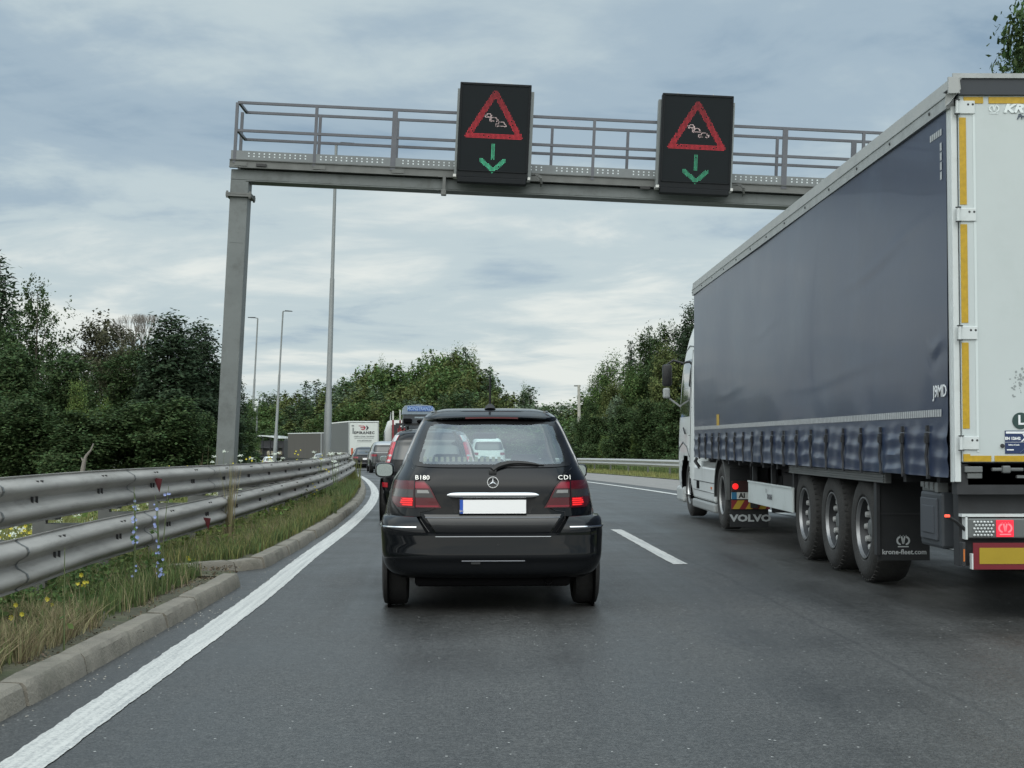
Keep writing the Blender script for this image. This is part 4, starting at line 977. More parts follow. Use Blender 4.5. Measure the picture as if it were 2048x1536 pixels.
b = MB(); b.box(WID-.01, WID+.01, .075, LEN-.05, 1.05, 3.8); b.build('curtain', M_CURT, tr)
b = MB(); b.box(0.0, WID, LEN-.05, LEN+.03, 1.05, 3.9, b=.02); b.build('front_bulkhead', M_POST, tr)
# roof rail: two light bands
b = MB(); b.box(-.028, .03, .0, LEN+.03, 3.775, 3.875); b.box(-.035, .0, .0, LEN+.03, 3.862, 3.872); b.build('side_rail', M_LGREY, tr)
b = MB(); b.prism([(-.022, 3.876), (-.012, 3.985), (.05, 4.0), (WID-.05, 4.0), (WID+.012, 3.985), (WID+.022, 3.876)], 'y', 0.0, LEN+.05); b.build('roof', M_ROOFE, tr)
y = .4
while y < LEN: b = MB(); b.lathe([(-.006, .001), (-.006, .012), (.004, .014)], (-.03, y, 3.825), 'x', 8); b.build('rivet', M_CHAS, tr); y += 1.1
b = MB(); b.prism([(-.05, 3.89), (.10, 4.005), (WID-.1, 4.005), (WID+.05, 3.89), (WID+.05, 3.865), (.04, 3.865), (.02, 3.875)], 'y', -.06, .0); b.build('roof_end_frame', mat('dark header', (.028,.034,.042), .5), tr)
b = MB(); b.box(.0, WID, -.075, -.06, 3.985, 4.02); b.build('rain_gutter', M_LGREY, tr)
b = MB(); b.add([(-.036, -.09, 3.79), (.055, -.09, 3.90), (.045, -.09, 3.985), (-.036, -.02, 3.90), (-.036, .0, 3.79)], [(0,1,2,3,4)]); b.box(-.035, .05, -.085, -.06, 3.87, 3.99); b.build('corner_cap', M_ROOFE, tr)
# corner post and rear doors
b = MB(); b.box(.0, .045, -.02, .075, 1.02, 3.79, b=.006); b.box(-.004, .02, .02, .075, 1.02, 3.79); b.build('corner_post', M_POST, tr)
b = MB(); b.box(WID-.05, WID, -.02, .07, 1.02, 3.79); b.build('corner_post', M_POST, tr)
for k, (xa, xb) in enumerate(((.052, WID/2-.005), (WID/2+.005, WID-.055))):
    b = MB(); b.box(xa, xb, -.035, .06, 1.165, 3.868, b=.008); d = b.build('rear_door', M_DOOR, tr)
    if k == 0:
        yq = -.0385
        tapes = [(.055,.105,1.17+.24,2.04),(.055,.105,2.185,2.91),(.055,.105,3.055,3.70),(.09,.235,3.805,3.853),(.275,1.24,3.805,3.853),(.055,.105,1.170,1.225),(.055,.26,1.170,1.213),(.285,1.24,1.170,1.213)]
        for i, t in enumerate(tapes):
            b = MB(); b.box(t[0], t[1], yq-i*.0004, -.034, t[2], t[3]); b.build('reflective_tape', M_YEL, d)
        b = MB(); 
        for xq in (.155, .70): b.box(xq, xq+.018, yq, -.035, 1.24, 3.79)
        b.build('panel_seam', mat('door seam', (.60,.66,.66), .4), d)
        for zz in (1.305, 2.11, 2.98, 3.775):
            b = MB(); b.lathe([(-.055,.012),(.055,.012)], (.035, -.055, zz), 'z', 10)
            b.box(.035, .17, -.048, -.036, zz-.048, zz+.048, b=.004); b.build('hinge', M_POST, d)
            b = MB()
            for dz in (-.052, .052): b.box(.018, .054, -.068, -.045, zz+dz-.004, zz+dz+.004)
            for dx in (.12, .155): b.lathe([(0,.001),(0,.009)], (dx, -.0485, zz+.02), 'y', 8)
            b.build('hinge_pin', M_CHAS, d)
        text('lettering', 'KRONE', M_LOGW, d, .085, faceM((.575, -.040, 3.765), (1,0,0), (0,0,1)), ext=.003, bold=.004, shear=.3, sx=1.35)
        text('lettering', 'Profi Liner', mat('dark blue print', (.05,.07,.10), .5), d, .055, faceM((.60, -.040, 3.705), (1,0,0), (0,0,1)), bold=.001, shear=.3)
        # load securing sticker
        b = MB(); b.box(.362, .66, -.041, -.0355, 1.228, 1.396); st = b.build('load_sticker', mat('navy sticker', (.012,.03,.10), .4), d)
        b = MB(); b.box(.368, .655, -.0425, -.041, 1.374, 1.390); b.box(.362, .66, -.0425, -.041, 1.3105, 1.3125); b.box(.374, .424, -.0425, -.041, 1.251, 1.260); b.build('sticker_bar', M_TXTW, st)
        text('lettering', 'EN 12642', M_TXTW, st, .028, faceM((.418, -.0425, 1.338), (1,0,0), (0,0,1)), bold=.0015, ext=.0005)
        text('lettering', 'XL', M_TXTW, st, .075, faceM((.525, -.0425, 1.340), (1,0,0), (0,0,1)), bold=.002, ext=.0005, shear=.2)
        text('lettering', 'Safety of loads', M_TXTW, st, .014, faceM((.425, -.0425, 1.292), (1,0,0), (0,0,1)), bold=.0006, ext=.0005)
        b = MB(); b.bar((.47, -.0425, 1.236), (.50, -.0425, 1.262), .004, .001); b.bar((.50, -.0425, 1.262), (.55, -.0425, 1.24), .004, .001); b.bar((.55, -.0425, 1.24), (.62, -.0425, 1.29), .004, .001); b.bar((.53, -.0425, 1.282), (.60, -.0425, 1.236), .004, .001)
        b.build('sticker_drawing', mat('pale blue print', (.2,.27,.4), .5), st)
        b = MB(); b.lathe([(-.0415,.001),(-.0415,.060),(-.035,.060)], (.478, 0, 1.468), 'y', 36); ls = b.build('round_sticker', mat('dark green sticker', (.022,.055,.05), .4), d)
        text('lettering', 'L', M_TXTW, ls, .095, faceM((.480, -.0425, 1.470), (1,0,0), (0,0,1)), bold=.003, ext=.0006)
        b = MB(); b.lathe([(-.05,.001),(-.05,.013),(-.035,.016)], (.343, 0, 1.285), 'y', 14); b.build('rubber_stop', M_CHAS, d)
        # scraped dirt patch
        rr = random.Random(5); b = MB()
        for q in range(46):
            ax = .478+rr.gauss(0, .035); az = 1.76+rr.gauss(0, .055); s_ = rr.uniform(.004, .013); k0 = rr.uniform(0, 6)
            b.add([(ax+math.cos(k0+t)*s_*rr.uniform(.5,1.2), -.0358-q*1e-5, az+math.sin(k0+t)*s_*rr.uniform(.5,1.2)) for t in (0, 1.2, 2.4, 3.6, 4.9)], [(0,1,2,3,4)])
        b.build('scuff_marks', mat('scuff grey', (.27,.30,.30), .7), d, fix=False)
def crown(name, parent, M, s, m):
    b = MB(); T = lambda x, y, z=0.0: M @ Vector((x*s, y*s, z))
    def ribbon(pts, w):
        for i in range(len(pts)-1):
            (x0, y0), (x1, y1) = pts[i], pts[i+1]; L_ = math.hypot(x1-x0, y1-y0); nx_, ny_ = -(y1-y0)/L_*w[i]/2, (x1-x0)/L_*w[i]/2; mx_, my_ = -(y1-y0)/L_*w[i+1]/2, (x1-x0)/L_*w[i+1]/2
            b.add([T(x0-nx_, y0-ny_), T(x1-mx_, y1-my_), T(x1+mx_, y1+my_), T(x0+nx_, y0+ny_)], [(0,1,2,3)])
    for q in (-1, 1):
        pts = [(q*(.12+.28*math.sin(t)), .02-.26*math.cos(t)) for t in np.linspace(.15, 2.9, 12)]; ribbon(pts, [.05]+[.12]*10+[.06])
        ribbon([(q*.04, -.2), (q*.10, .30)], [.03, .11])
    ribbon([(0, -.2), (0, .18)], [.02, .05]); ribbon([(-.36, -.38), (.36, -.38)], [.07, .07])
    for q in (-.2, 0, .2): ribbon([(q-.02, .36), (q+.02, .36)], [.05, .05])
    return b.build(name, m, parent, fix=False)
dd = [o for o in tr.children if o.name.startswith('rear_door')][0]
crown('crown_emblem', dd, faceM((.315, -.041, 3.765), (1,0,0), (0,0,1)), .085, M_LOGW)
# curtain markings
cx_ = lambda y, z: curt(y, z)-.004
def side_strip(name, m, y0, y1, z0, z1, par=cu, nu=60, gap=0):
    b = MB(); 
    if gap:
        y = y0
        while y < y1: b.grid(lambda i, j: (cx_(lerp(y, y+gap*.78, i), lerp(z0, z1, j)), lerp(y, y+gap*.78, i), lerp(z0, z1, j)), 1, 1); y += gap
    else: b.grid(lambda i, j: (cx_(lerp(y0, y1, i), lerp(z0, z1, j)), lerp(y0, y1, i), lerp(z0, z1, j)), nu, 1)
    return b.build(name, m, par, fix=False)
side_strip('contour_tape', M_WTAPE, .22, LEN-.1, 1.503, 1.558, gap=.058)
side_strip('corner_tape', M_WTAPE, .17, .45, 3.615, 3.665, gap=.05)
for k in range(4): side_strip('corner_tape', M_WTAPE, .17, .215, 3.56-.073*k-.06, 3.56-.073*k, nu=1)
side_strip('yellow_tag', M_YEL, 10.9, 11.15, 1.55, 1.72, nu=3)
text('lettering', 'J9MD', M_TXTW, cu, .128, faceM((curt(.25, 1.69)-.008, .245, 1.69), (0,-1,0), (0,0,1)), bold=.0015, sx=1.12, ext=.001)
# buckles and straps
for k in range(19):
    y = .54+.688*k
    b = MB(); xx = curt(y, 1.3)-.008
    b.box(xx-.014, xx+.004, y-.016, y+.016, 1.392, 1.44); b.box(xx-.022, xx+.002, y-.022, y+.022, 1.30, 1.385, b=.004); b.box(xx-.028, xx-.018, y-.012, y+.016, 1.31, 1.36)
    b.tube([(xx-.004, y, 1.31), (xx-.014, y+.01, 1.20), (xx-.006, y+.004, 1.12), (xx-.008, y-.004, 1.045)], [.014, .012, .011, .012], 5); b.box(xx-.012, xx+.01, y-.018, y+.018, 1.03, 1.06)
    b.build('strap', mat('strap webbing', (.03,.032,.036), .45, metal=.2), tr)
# chassis
b = MB()
for x in (.75, 1.75): b.box(x, x+.14, .15, LEN-.5, .82, 1.08)
for y in np.arange(.5, LEN-1, .9): b.box(.05, WID-.05, y, y+.08, .98, 1.09)
b.box(.02, WID-.02, .0, .12, .93, 1.15); b.box(.012, WID-.012, .1, LEN-.1, 1.055, 1.10)
b.build('chassis', M_CHAS, tr)
b = MB(); b.box(.04, .10, 2.02, 6.05, .95, 1.045, b=.006)
for q in range(4): b.box(.028, .045, 2.03, 6.04, .958+q*.022, .970+q*.022)
b.build('side_rail_lower', M_ALU, tr)
b = MB(); b.box(.055, .085, 6.0, 8.85, .495, .785, b=.008); b.box(.045, .06, 6.0, 8.85, .77, .79)
sk = b.build('side_guard_panel', mat('white side guard', (.52,.57,.57), .45, dirt=(.36,.39,.38), dscale=3, damt=.5), tr)
for y in (6.1, 7.4, 8.7):
    b = MB(); b.box(.09, .14, y-.03, y+.03, .5, 1.05); b.build('guard_bracket', M_CHAS, sk)
M_GRP = mat('grey print', (.14,.15,.16), .5)
text('lettering', 'KRONE', M_GRP, sk, .085, faceM((.043, 7.30, .625), (0,-1,0), (0,0,1)), bold=.002)
crown('crown_emblem', sk, faceM((.044, 7.52, .70), (0,-1,0), (0,0,1)), .07, M_GRP)
M_RIMT = mat('dark steel rim', (.045,.047,.05), .45, metal=.6); M_NUT = mat('wheel nuts', (.55,.56,.55), .3, metal=.35)
def truck_wheel(par, x, y, r=.505, w=.38, dish=.16, nuts=True, s=-1, tyre=M_TYRED, rimm=None, name='wheel'):
    b = MB(); b.lathe([(-s*w*.1, r*.55), (s*w*.38, r*.565), (s*w*.47, r*.62), (s*w*.50, r*.74), (s*w*.48, r*.86), (s*w*.40, r*.955), (s*w*.30, r), (-s*w*.30, r), (-s*w*.42, r*.95), (-s*w*.5, r*.8), (-s*w*.45, r*.6)], (0,0,0), 'x', 48)
    for q in range(48):     # shoulder tread blocks
        t = 2*math.pi*q/48; b.bar((s*w*.31, math.cos(t)*r*.985, math.sin(t)*r*.985), (s*w*.405, math.cos(t)*r*.965, math.sin(t)*r*.965), .030, .014, up=(0, math.cos(t), math.sin(t)))
    o = b.build(name, tyre, par, smooth=True, angle=40); o.location = (x, y, r)
    b = MB(); b.lathe([(s*w*.40, r*.575), (s*w*.46, r*.575), (s*w*.46, r*.55), (s*w*.38, r*.535)], (0,0,0), 'x', 40)
    ro = b.build('rim', rimm or M_RIM, o, smooth=True, angle=30)
    if rimm: b = MB(); b.lathe([(s*w*.38, r*.535), (s*w*.5-s*dish*.6, r*.50), (s*w*.5-s*dish, r*.42), (s*w*.5-s*dish*.9, r*.3)], (0,0,0), 'x', 40); b.build('rim_barrel', rimm, o, smooth=True)
    b = MB(); b.lathe([(s*w*.38, r*.534), (s*w*.5-s*dish*.6, r*.495), (s*w*.5-s*dish-s*.002, r*.47), (s*w*.5-s*dish+s*.004, r*.36), (s*w*.5-s*dish+s*.01, .001)], (0,0,0), 'x', 32)
    for q in range(10):
        t = 2*math.pi*(q+.5)/10; b.lathe([(0, .028), (s*.004, .028)], (s*w*.5-s*dish+s*.001, math.cos(t)*r*.42, math.sin(t)*r*.42), 'x', 8)
    b.build('wheel_disc', M_RIMT, o, smooth=True)
    if nuts:
        b = MB()
        for q in range(10):
            t = 2*math.pi*q/10; c = (s*w*.5-s*dish, math.cos(t)*r*.385, math.sin(t)*r*.385)
            b.lathe([(0, .034), (s*.05, .032), (s*.085, .026), (s*.09, .001)], c, 'x', 8)
        b.build('wheel_nuts', M_NUT, o, smooth=True)
        b = MB(); b.lathe([(0, r*.24), (s*.05, r*.22), (s*.09, r*.14), (s*.10, .001)], (s*w*.5-s*dish, 0, 0), 'x', 24); b.build('hub_cap', M_ALU if not rimm else M_RIM, o, smooth=True)
    return o
for y in (3.04, 4.31, 5.62):
    truck_wheel(tr, .10+.19, y); truck_wheel(tr, WID-.235, y, s=1)
    b = MB(); b.box(.4, WID-.4, y-.06, y+.06, .44, .56); b.build('axle', M_CHAS, tr)
# mud flap with crown
b = MB(); b.box(.075, .54, 2.39, 2.405, .25, 1.02); mf = b.build('mudflap', M_MUD, tr)
b = MB(); b.box(.07, .55, 2.38, 2.41, .66, .675); b.box(.06, .09, 2.37, 2.46, .3, 1.05); b.build('flap_bar', M_CHAS, mf)
crown('crown_emblem', mf, faceM((.30, 2.384, .425), (1,0,0), (0,0,1)), .135, M_LOGO)
text('lettering', 'krone-fleet.com', M_LOGO, mf, .062, faceM((.31, 2.386, .325), (1,0,0), (0,0,1)), bold=.001, ext=.0005)
# tool box
b = MB(); b.box(.03, .48, .42, .95, .50, .93, b=.025); tb = b.build('tool_box', mat('grey plastic box', (.045,.052,.06), .55, var=.15), tr)
b = MB(); b.box(.014, .032, .48, .90, .56, .88, b=.006); b.box(.006, .018, .54, .84, .61, .82, b=.004); b.build('box_lid', mat('grey plastic lid', (.06,.068,.08), .5), tb)
b = MB(); b.box(.05, .4, .5, .95, .93, .99); 
for q in range(4): b.box(.02, .1, .46+q*.12, .54+q*.12, .93+.01*q, 1.0)
b.build('box_top', M_ALU, tb)
# rear light bar and marker board
b = MB(); b.box(.06, WID-.06, .02, .10, .765, .785); b.box(.085, .10, .02, .1, .60, .77); b.build('light_bracket', M_POST, tr)
b = MB(); b.box(.06, WID-.06, .10, .22, .40, .95); b.box(.1, WID-.1, .0, .05, 1.0, 1.15); b.build('rear_crossbeam', M_CHAS, tr)
for x0, fl in ((.10, 0), (WID-.62, 1)):
    b = MB(); b.box(x0, x0+.52, .01, .09, .608, .755, b=.012); lc = b.build('tail_light', mat('light housing', (.11,.12,.12), .4), tr)
    b = MB()
    for i in range(6):
        for j in range(5): b.lathe([(-.012,.001),(-.008,.008),(.0,.010)], (x0+.045+i*.025+(.012 if j % 2 else 0), .008, .632+j*.024), 'y', 8)
    b.build('reflector_studs', mat('clear studs', (.55,.58,.58), .2, coat=1), lc)
    b = MB(); b.box(x0+.205, x0+.33, -.002, .008, .62, .742); b.build('lit_lens', mat('lit lorry lens', (.5,.02,.03), .35, emit=(1.0,.02,.06), estr=.75), lc)
    crown('crown_emblem', lc, faceM((x0+.268, -.004, .682), (1,0,0), (0,0,1)), .115, mat('glowing crown', (.6,.1,.12), .4, emit=(1,.22,.25), estr=.8))
b = MB(); b.box(.125, WID-.125, -.02, -.012, .385, .578); mk = b.build('marker_board', mat('red marker board', (.15,.008,.016), .4), tr)
for xa, xb in ((.17, WID/2-.25), (WID/2+.25, WID-.17)):
    b = MB(); b.box(xa, xb, -.024, -.02, .425, .542); b.build('yellow_field', mat('yellow field', (.34,.24,.014), .4, var=.06), mk)
b = MB(); b.box(.115, .125, -.02, .03, .385, .50); b.build('board_edge', M_POST, tr); b = MB(); b.box(.06, .085, .02, .10, .40, .58, b=.006); b.build('side_marker_housing', M_CHAS, tr)
b = MB(); b.box(.065, .075, .012, .02, .44, .53); b.build('orange_reflector', mat('orange reflector', (.5,.15,.03), .4), tr)
b = MB(); b.tube([(.10, .05, .66), (.02, .03, .73), (-.05, .02, .77)], .014, 6); b.build('marker_arm', M_BLACKP, tr)
b = MB(); b.box(-.068, -.032, .005, .03, .762, .782, b=.004); b.build('marker_light', mat('marker light', (.6,.1,.06), .3, emit=(1,.08,.04), estr=1.2), tr)
b = MB(); b.box(.07, .20, -.03, .05, 1.09, 1.135, b=.006); b.box(.09, .20, -.02, .05, 1.045, 1.085, b=.006); b.box(.27, .50, -.03, .02, 1.10, 1.125, b=.006); b.box(.34, .40, -.05, .0, 1.085, 1.14, b=.01); b.box(.45, .6, -.03, .02, 1.05, 1.07); b.build('door_latch', M_ALU, tr)
# landing gear and clutter under the trailer
b = MB(); b.box(.35, .45, 10.3, 10.42, .35, 1.0); b.box(.55, WID-.5, 6.5, 9.0, .55, .9, b=.04); b.tube([(.6, .9, .75), (.6, 1.7, .75)], .15, 12); b.build('landing_gear', M_CHAS, tr)
# ---- tractor unit
TA = 11.05      # rear axle (local y)
for y, nt_ in ((TA, 1),):
    truck_wheel(tr, .04+.16, y, w=.32, dish=.20, nuts=False, rimm=mat('silver dished rim', (.33,.34,.34), .4, metal=.5)); truck_wheel(tr, WID-.2, y, w=.32, s=1, nuts=False)
truck_wheel(tr, .06+.16, TA+3.75, w=.31, dish=.09, nuts=False, rimm=mat('bright rim', (.6,.62,.62), .3, metal=.7)); truck_wheel(tr, WID-.22, TA+3.75, w=.31, s=1, dish=.02)
b = MB(); b.loft([[Vector((x, TA+.60*math.cos(t), .52+.60*math.sin(t))) for x in (.02, .50)] for t in np.linspace(-.1, math.pi+.1, 20)], False, False); b.loft([[Vector((.02, TA+r_*math.cos(t), .52+r_*math.sin(t))) for r_ in (.54, .60)] for t in np.linspace(-.1, math.pi+.1, 20)], False, False)
b.build('rear_fender', mat('grey fender', (.075,.08,.08), .6, var=.2), tr, smooth=True)
b = MB()
for x in (.75, 1.65): b.box(x, x+.1, TA-1.0, TA+4.6, .62, .95)
b.box(.68, WID-.68, TA-.72, TA-.6, .28, .92); b.build('tractor_chassis', M_CHAS, tr)
b = MB(); b.box(.06, .62, TA-.665, TA-.65, .07, .93); mf2 = b.build('mudflap', M_MUD, tr)
text('lettering', 'VOLVO', mat('pale rubber print', (.42,.45,.46), .6), mf2, .135, faceM((.36, TA-.669, .195), (1,0,0), (0,0,1)), bold=.006, sx=1.32, ext=.0006)
b = MB(); b.box(.08, .60, TA-.70, TA-.665, .58, .74, b=.01); tl2 = b.build('tail_light', mat('dark lens housing', (.05,.02,.02), .4), tr)
b = MB(); b.lathe([(-.012,.001),(-.01,.04),(.0,.045)], (.135, TA-.70, .66), 'y', 20); b.build('lit_lens', M_LIT, tl2, smooth=True)
b = MB(); b.box(.08, .60, TA-.69, TA-.665, .475, .575); tp2 = b.build('number_plate', mat('plate cream', (.6,.62,.6), .5), tr)
b = MB(); b.box(.08, .155, TA-.693, TA-.69, .475, .575); b.build('blue_band', mat('plate band', (.03,.16,.30), .5), tp2)
text('lettering', 'AI', mat('plate ink', (.02,.02,.02), .5), tp2, .10, faceM((.23, TA-.694, .525), (1,0,0), (0,0,1)), bold=.003)
b = MB(); b.box(.08, .64, TA-.69, TA-.665, .33, .46); hb = b.build('hatched_board', mat('dark red board', (.20,.02,.025), .5), tr)
b = MB()
for q in range(3):
    x = .09+q*.19; b.add([(x, TA-.693, .332), (x+.10, TA-.693, .332), (x+.18, TA-.693, .458), (x+.08, TA-.693, .458)], [(0,1,2,3)])
b.build('yellow_stripes', mat('yellow stripe', (.42,.29,.03), .5), hb)
# tank cover between the axles
b = MB(); b.box(.045, .6, TA+.68, TA+3.05, .36, .90, b=.03); tc_ = b.build('side_cover', M_CABW, tr)
b = MB(); b.box(.038, .05, TA+.70, TA+3.03, .655, .664); b.box(.038, .05, TA+.70, TA+3.03, .50, .506); b.build('cover_seam', M_CHAS, tc_)
b = MB(); b.box(.03, .6, TA+.66, TA+3.1, .20, .345, b=.03); b.build('side_skirt', mat('grey skirt', (.30,.32,.32), .5), tc_)
b = MB(); b.box(.036, .05, TA+2.35, TA+2.62, .53, .66); b.build('vent', M_DARK, tc_)
b = MB(); b.box(.036, .05, TA+.95, TA+1.05, .56, .60); b.build('orange_reflector', mat('orange reflector', (.5,.15,.03), .4), tc_)
b = MB(); b.box(.15, .5, TA+.8, TA+3.0, .90, .98); b.build('tank_top', M_LGREY, tc_)
cab0 = 13.78
cs = Shell([(.38,1.20),(.6,1.245),(.9,1.25),(1.3,1.25),(1.8,1.235),(2.2,1.22),(2.6,1.20),(2.9,1.17),(3.15,1.13),(3.4,1.06),(3.55,.98),(3.62,.85),(3.64,.5)],
           [(.38,cab0),(3.2,cab0),(3.5,cab0+.02),(3.64,cab0+.3)], [(.38,16.15),(.9,16.2),(1.6,16.15),(2.2,15.98),(2.7,15.75),(3.1,15.45),(3.4,15.05),(3.55,14.75),(3.64,14.4)], 7.0)
def kc(c): return not (abs(c.x) > .9 and math.hypot(c.y-(TA+3.75), c.z-.5) < .60)
cabE = thing('cab_pivot', 'x', 'x'); del cabE['label']; del cabE['category']
co = cs.build('cab', M_CABW, None, [.38,.48,.58,.68,.78,.88,.98,1.06,1.14,1.3,1.5,1.8,2.1,2.4,2.6,2.8,3.0,3.15,3.3,3.4,3.48,3.55,3.59,3.62,3.64], kc)
co.parent = tr; co.location = (1.255, 0, 0); bpy.data.objects.remove(cabE)
def cside(y, z, o=0.0): return -cs.side(y, z, o)
b = MB(); b.grid(lambda i, j: (cside(lerp(14.35, lerp(15.85, 15.45, j), i), lerp(1.75, 2.75, j), .006), lerp(14.35, lerp(15.85, 15.45, j), i), lerp(1.75, 2.75, j)), 8, 8); b.build('side_window', M_TINT, co, smooth=True, fix=False)
b = MB(); b.grid(lambda i, j: (lerp(-1.0, 1.0, i), cs.front(lerp(-1.0, 1.0, i), lerp(1.75, 2.8, j), .008), lerp(1.75, 2.8, j)), 12, 8); b.build('windscreen', M_TINT, co, smooth=True, fix=False)
b = MB()
def cline(pts, r=.007): b.tube([(cside(y, z, .002), y, z) for y, z in pts], r, 5)
cline([(14.2, 2.95), (14.8, 3.0), (15.3, 2.92), (15.6, 2.75)], .012); cline([(14.25, .95), (14.22, 1.5), (14.25, 2.3), (14.3, 2.9)]); cline([(14.25, 1.42), (15.9, 1.38)]); cline([(13.85, 1.9), (14.2, 1.9)]); cline([(14.3, 1.05), (14.6, 1.22), (15.1, 1.30), (15.6, 1.2), (15.95, 1.0)], .012)
b.build('panel_lines', mat('panel gap', (.1,.11,.11), .5), co)
b = MB(); b.tube([(cside(14.75, 1.45, .03), 14.65, 1.45), (cside(14.9, 1.55, .03), 14.9, 1.55)], .016, 6); b.build('door_handle', M_BLACKP, co)
b = MB(); b.loft([[Vector((cside(TA+3.75, .9, -.02), TA+3.75+r_*math.cos(t), .5+r_*math.sin(t))) for r_ in (.56, .62)] for t in np.linspace(-.05, math.pi+.05, 20)], False, False)
b.loft([[Vector((x, TA+3.75+.58*math.cos(t), .5+.58*math.sin(t))) for x in (-1.24, -.8)] for t in np.linspace(-.3, math.pi+.3, 20)], False, False); b.build('front_wheel_arch', M_DARK, co, smooth=True)
b = MB(); b.box(-1.20, -.9, cab0-.04, cab0+.12, 2.98, 3.6, b=.03); b.build('side_deflector', M_BLACKP, co)
b = MB(); b.tube([(-1.16, 15.7, 2.74), (-1.34, 15.75, 2.80), (-1.46, 15.75, 2.72), (-1.48, 15.74, 2.45)], .025, 6); b.box(-1.55, -1.38, 15.60, 15.76, 2.32, 2.72, b=.04); mo = b.build('door_mirror', M_BLACKP, co, smooth=True)
b = MB(); b.box(-1.54, -1.42, 15.60, 15.74, 2.10, 2.29, b=.03); b.bar((-1.48, 15.68, 2.14), (-1.22, 15.7, 1.95), .03, .03); b.build('lower_mirror', mat('grey mirror', (.35,.37,.37), .4), mo)
b = MB(); b.box(-1.24, -1.0, 15.3, 16.15, .22, .5, b=.05); b.build('front_bumper', mat('cab bumper', (.45,.48,.48), .5), co)
b = MB(); b.box(-1.0, 1.0, cab0-.5, cab0, .75, 1.6); b.tube([(-.9, cab0-.2, 1.0), (-.9, cab0-.2, 2.3)], .07, 8); b.build('cab_rear_frame', M_CHAS, tr).location = (1.255, 0, 0)
b = MB(); b.tube([(.04, cab0-.1, 1.02), (.0, cab0-.25, .98), (.05, cab0-.4, .88)], .03, 6); b.build('air_hose', M_BLACKP, tr)

# ------------------------------------------------------------------ lorries farther ahead
def box_trailer(label, x, y, head, z0, side_m, rear_m, L=13.6, H=4.0, W=2.5, rims=True):
    t = thing('box_lorry', label, 'lorry', (x, y, z0), (0, 0, head), 'lorries queueing ahead')
    b = MB(); b.box(.0, W, .05, L, 1.05, H-.08); b.build('trailer_body', side_m, t)
    b = MB(); b.box(.06, W-.06, -.02, .06, 1.15, H-.15, b=.02); rd = b.build('rear_doors', rear_m, t)
    b = MB(); b.box(-.02, W+.02, -.03, L+.02, H-.09, H); b.build('roof_edge', M_WPAINT, t)
    b = MB(); b.box(-.02, .06, -.035, .05, .95, H-.08); b.box(W-.06, W+.02, -.035, .05, .95, H-.08); b.build('rear_frame', M_LGREY, t)
    b = MB(); b.box(.05, W-.05, .1, L, .75, 1.05); b.box(.1, W-.1, .02, .1, .45, .6); b.build('chassis', M_CHAS, t)
    for yy in (2.6, 3.9, 5.2, L-2.4):
        for xx, s in ((.2, -1), (W-.2, 1)): truck_wheel(t, xx, yy, s=s, nuts=False)
    b = MB(); b.box(.15, W-.15, L+.3, L+2.4, .5, H-.75, b=.12); b.build('cab', M_WPAINT if 'white' in label else M_CHAS, t)
    for xx, s in ((.2, -1), (W-.2, 1)): truck_wheel(t, xx, L+1.2, s=s, nuts=False)
    return t, rd
M_GCURT = mat('grey tarpaulin', (.115,.12,.12), .6, var=.05); M_WDOOR = mat('far white door', (.60,.63,.60), .5, var=.03)
p = P(697.5, 842, 119); zt_ = p.z-4.0
t, rd = box_trailer('grey sided lorry trailer with a white rear bearing a red and black winged arrow', p.x, 119, math.atan((P(657, 850, 132.4).x-p.x)/-13.4), zt_, M_GCURT, M_WDOOR)
M_INK = mat('dark ink', (.03,.03,.035), .6); M_RINK = mat('red ink', (.35,.03,.05), .6); M_GINK = mat('grey ink', (.18,.2,.2), .6)
fy = -.035
text('lettering', 'SPIRANEC', M_INK, rd, .30, faceM((1.30, fy, 3.02), (1,0,0), (0,0,1)), bold=.012, sx=1.1, space=1.2)
text('lettering', 'INTERNATIONAL TRANSPORT', M_GINK, rd, .125, faceM((1.30, fy, 2.72), (1,0,0), (0,0,1)), bold=.003)
text('lettering', 'www.spiranec.com', M_GINK, rd, .16, faceM((1.32, fy, 2.40), (1,0,0), (0,0,1)), bold=.003)
b = MB(); b.box(.45, 2.1, fy-.002, fy, 2.57, 2.60); b.box(.75, 1.9, fy-.002, fy, 2.26, 2.28); b.build('ruled_lines', M_GINK, rd)
def poly2(name, pts, m, par): b = MB(); b.add([(x, fy-.003, z) for x, z in pts], [tuple(range(len(pts)))]); b.add([(x, fy, z) for x, z in pts], [tuple(range(len(pts)-1, -1, -1))]); return b.build(name, m, par, fix=False)
poly2('winged_mark', [(.82,3.62),(1.28,3.62),(1.42,3.45),(1.28,3.26),(1.05,3.26),(1.02,3.32),(1.24,3.34),(1.3,3.42),(.98,3.42),(.96,3.48),(1.3,3.5),(1.22,3.56),(.84,3.58)], M_RINK, rd)
poly2('winged_mark', [(1.42,3.64),(1.54,3.60),(1.68,3.44),(1.54,3.26),(1.42,3.24),(1.52,3.44)], M_INK, rd)
b = MB(); b.box(.31, .42, fy-.002, fy, 2.95, 3.45); b.box(.24, .44, fy-.002, fy, 3.55, 3.66); b.build('side_lettering', M_GINK, rd)
b = MB(); b.box(.20, .36, fy-.004, fy, 1.18, 1.75); b.build('orange_plate', mat('orange plate', (.45,.10,.04), .5), rd)
# brown-sided lorry round the bend
pa = P(642, 865, 160); pb_ = P(573, 877, 173.0)
box_trailer('brown grey lorry trailer far round the bend, seen side on', pa.x, 160, math.atan2(-(pb_.x-pa.x), 13.0), pa.z-4.0, mat('brown ribbed side', (.085,.078,.07), .7, var=.25, vscale=3, stretch=(.6, 6, .1)), M_GCURT)
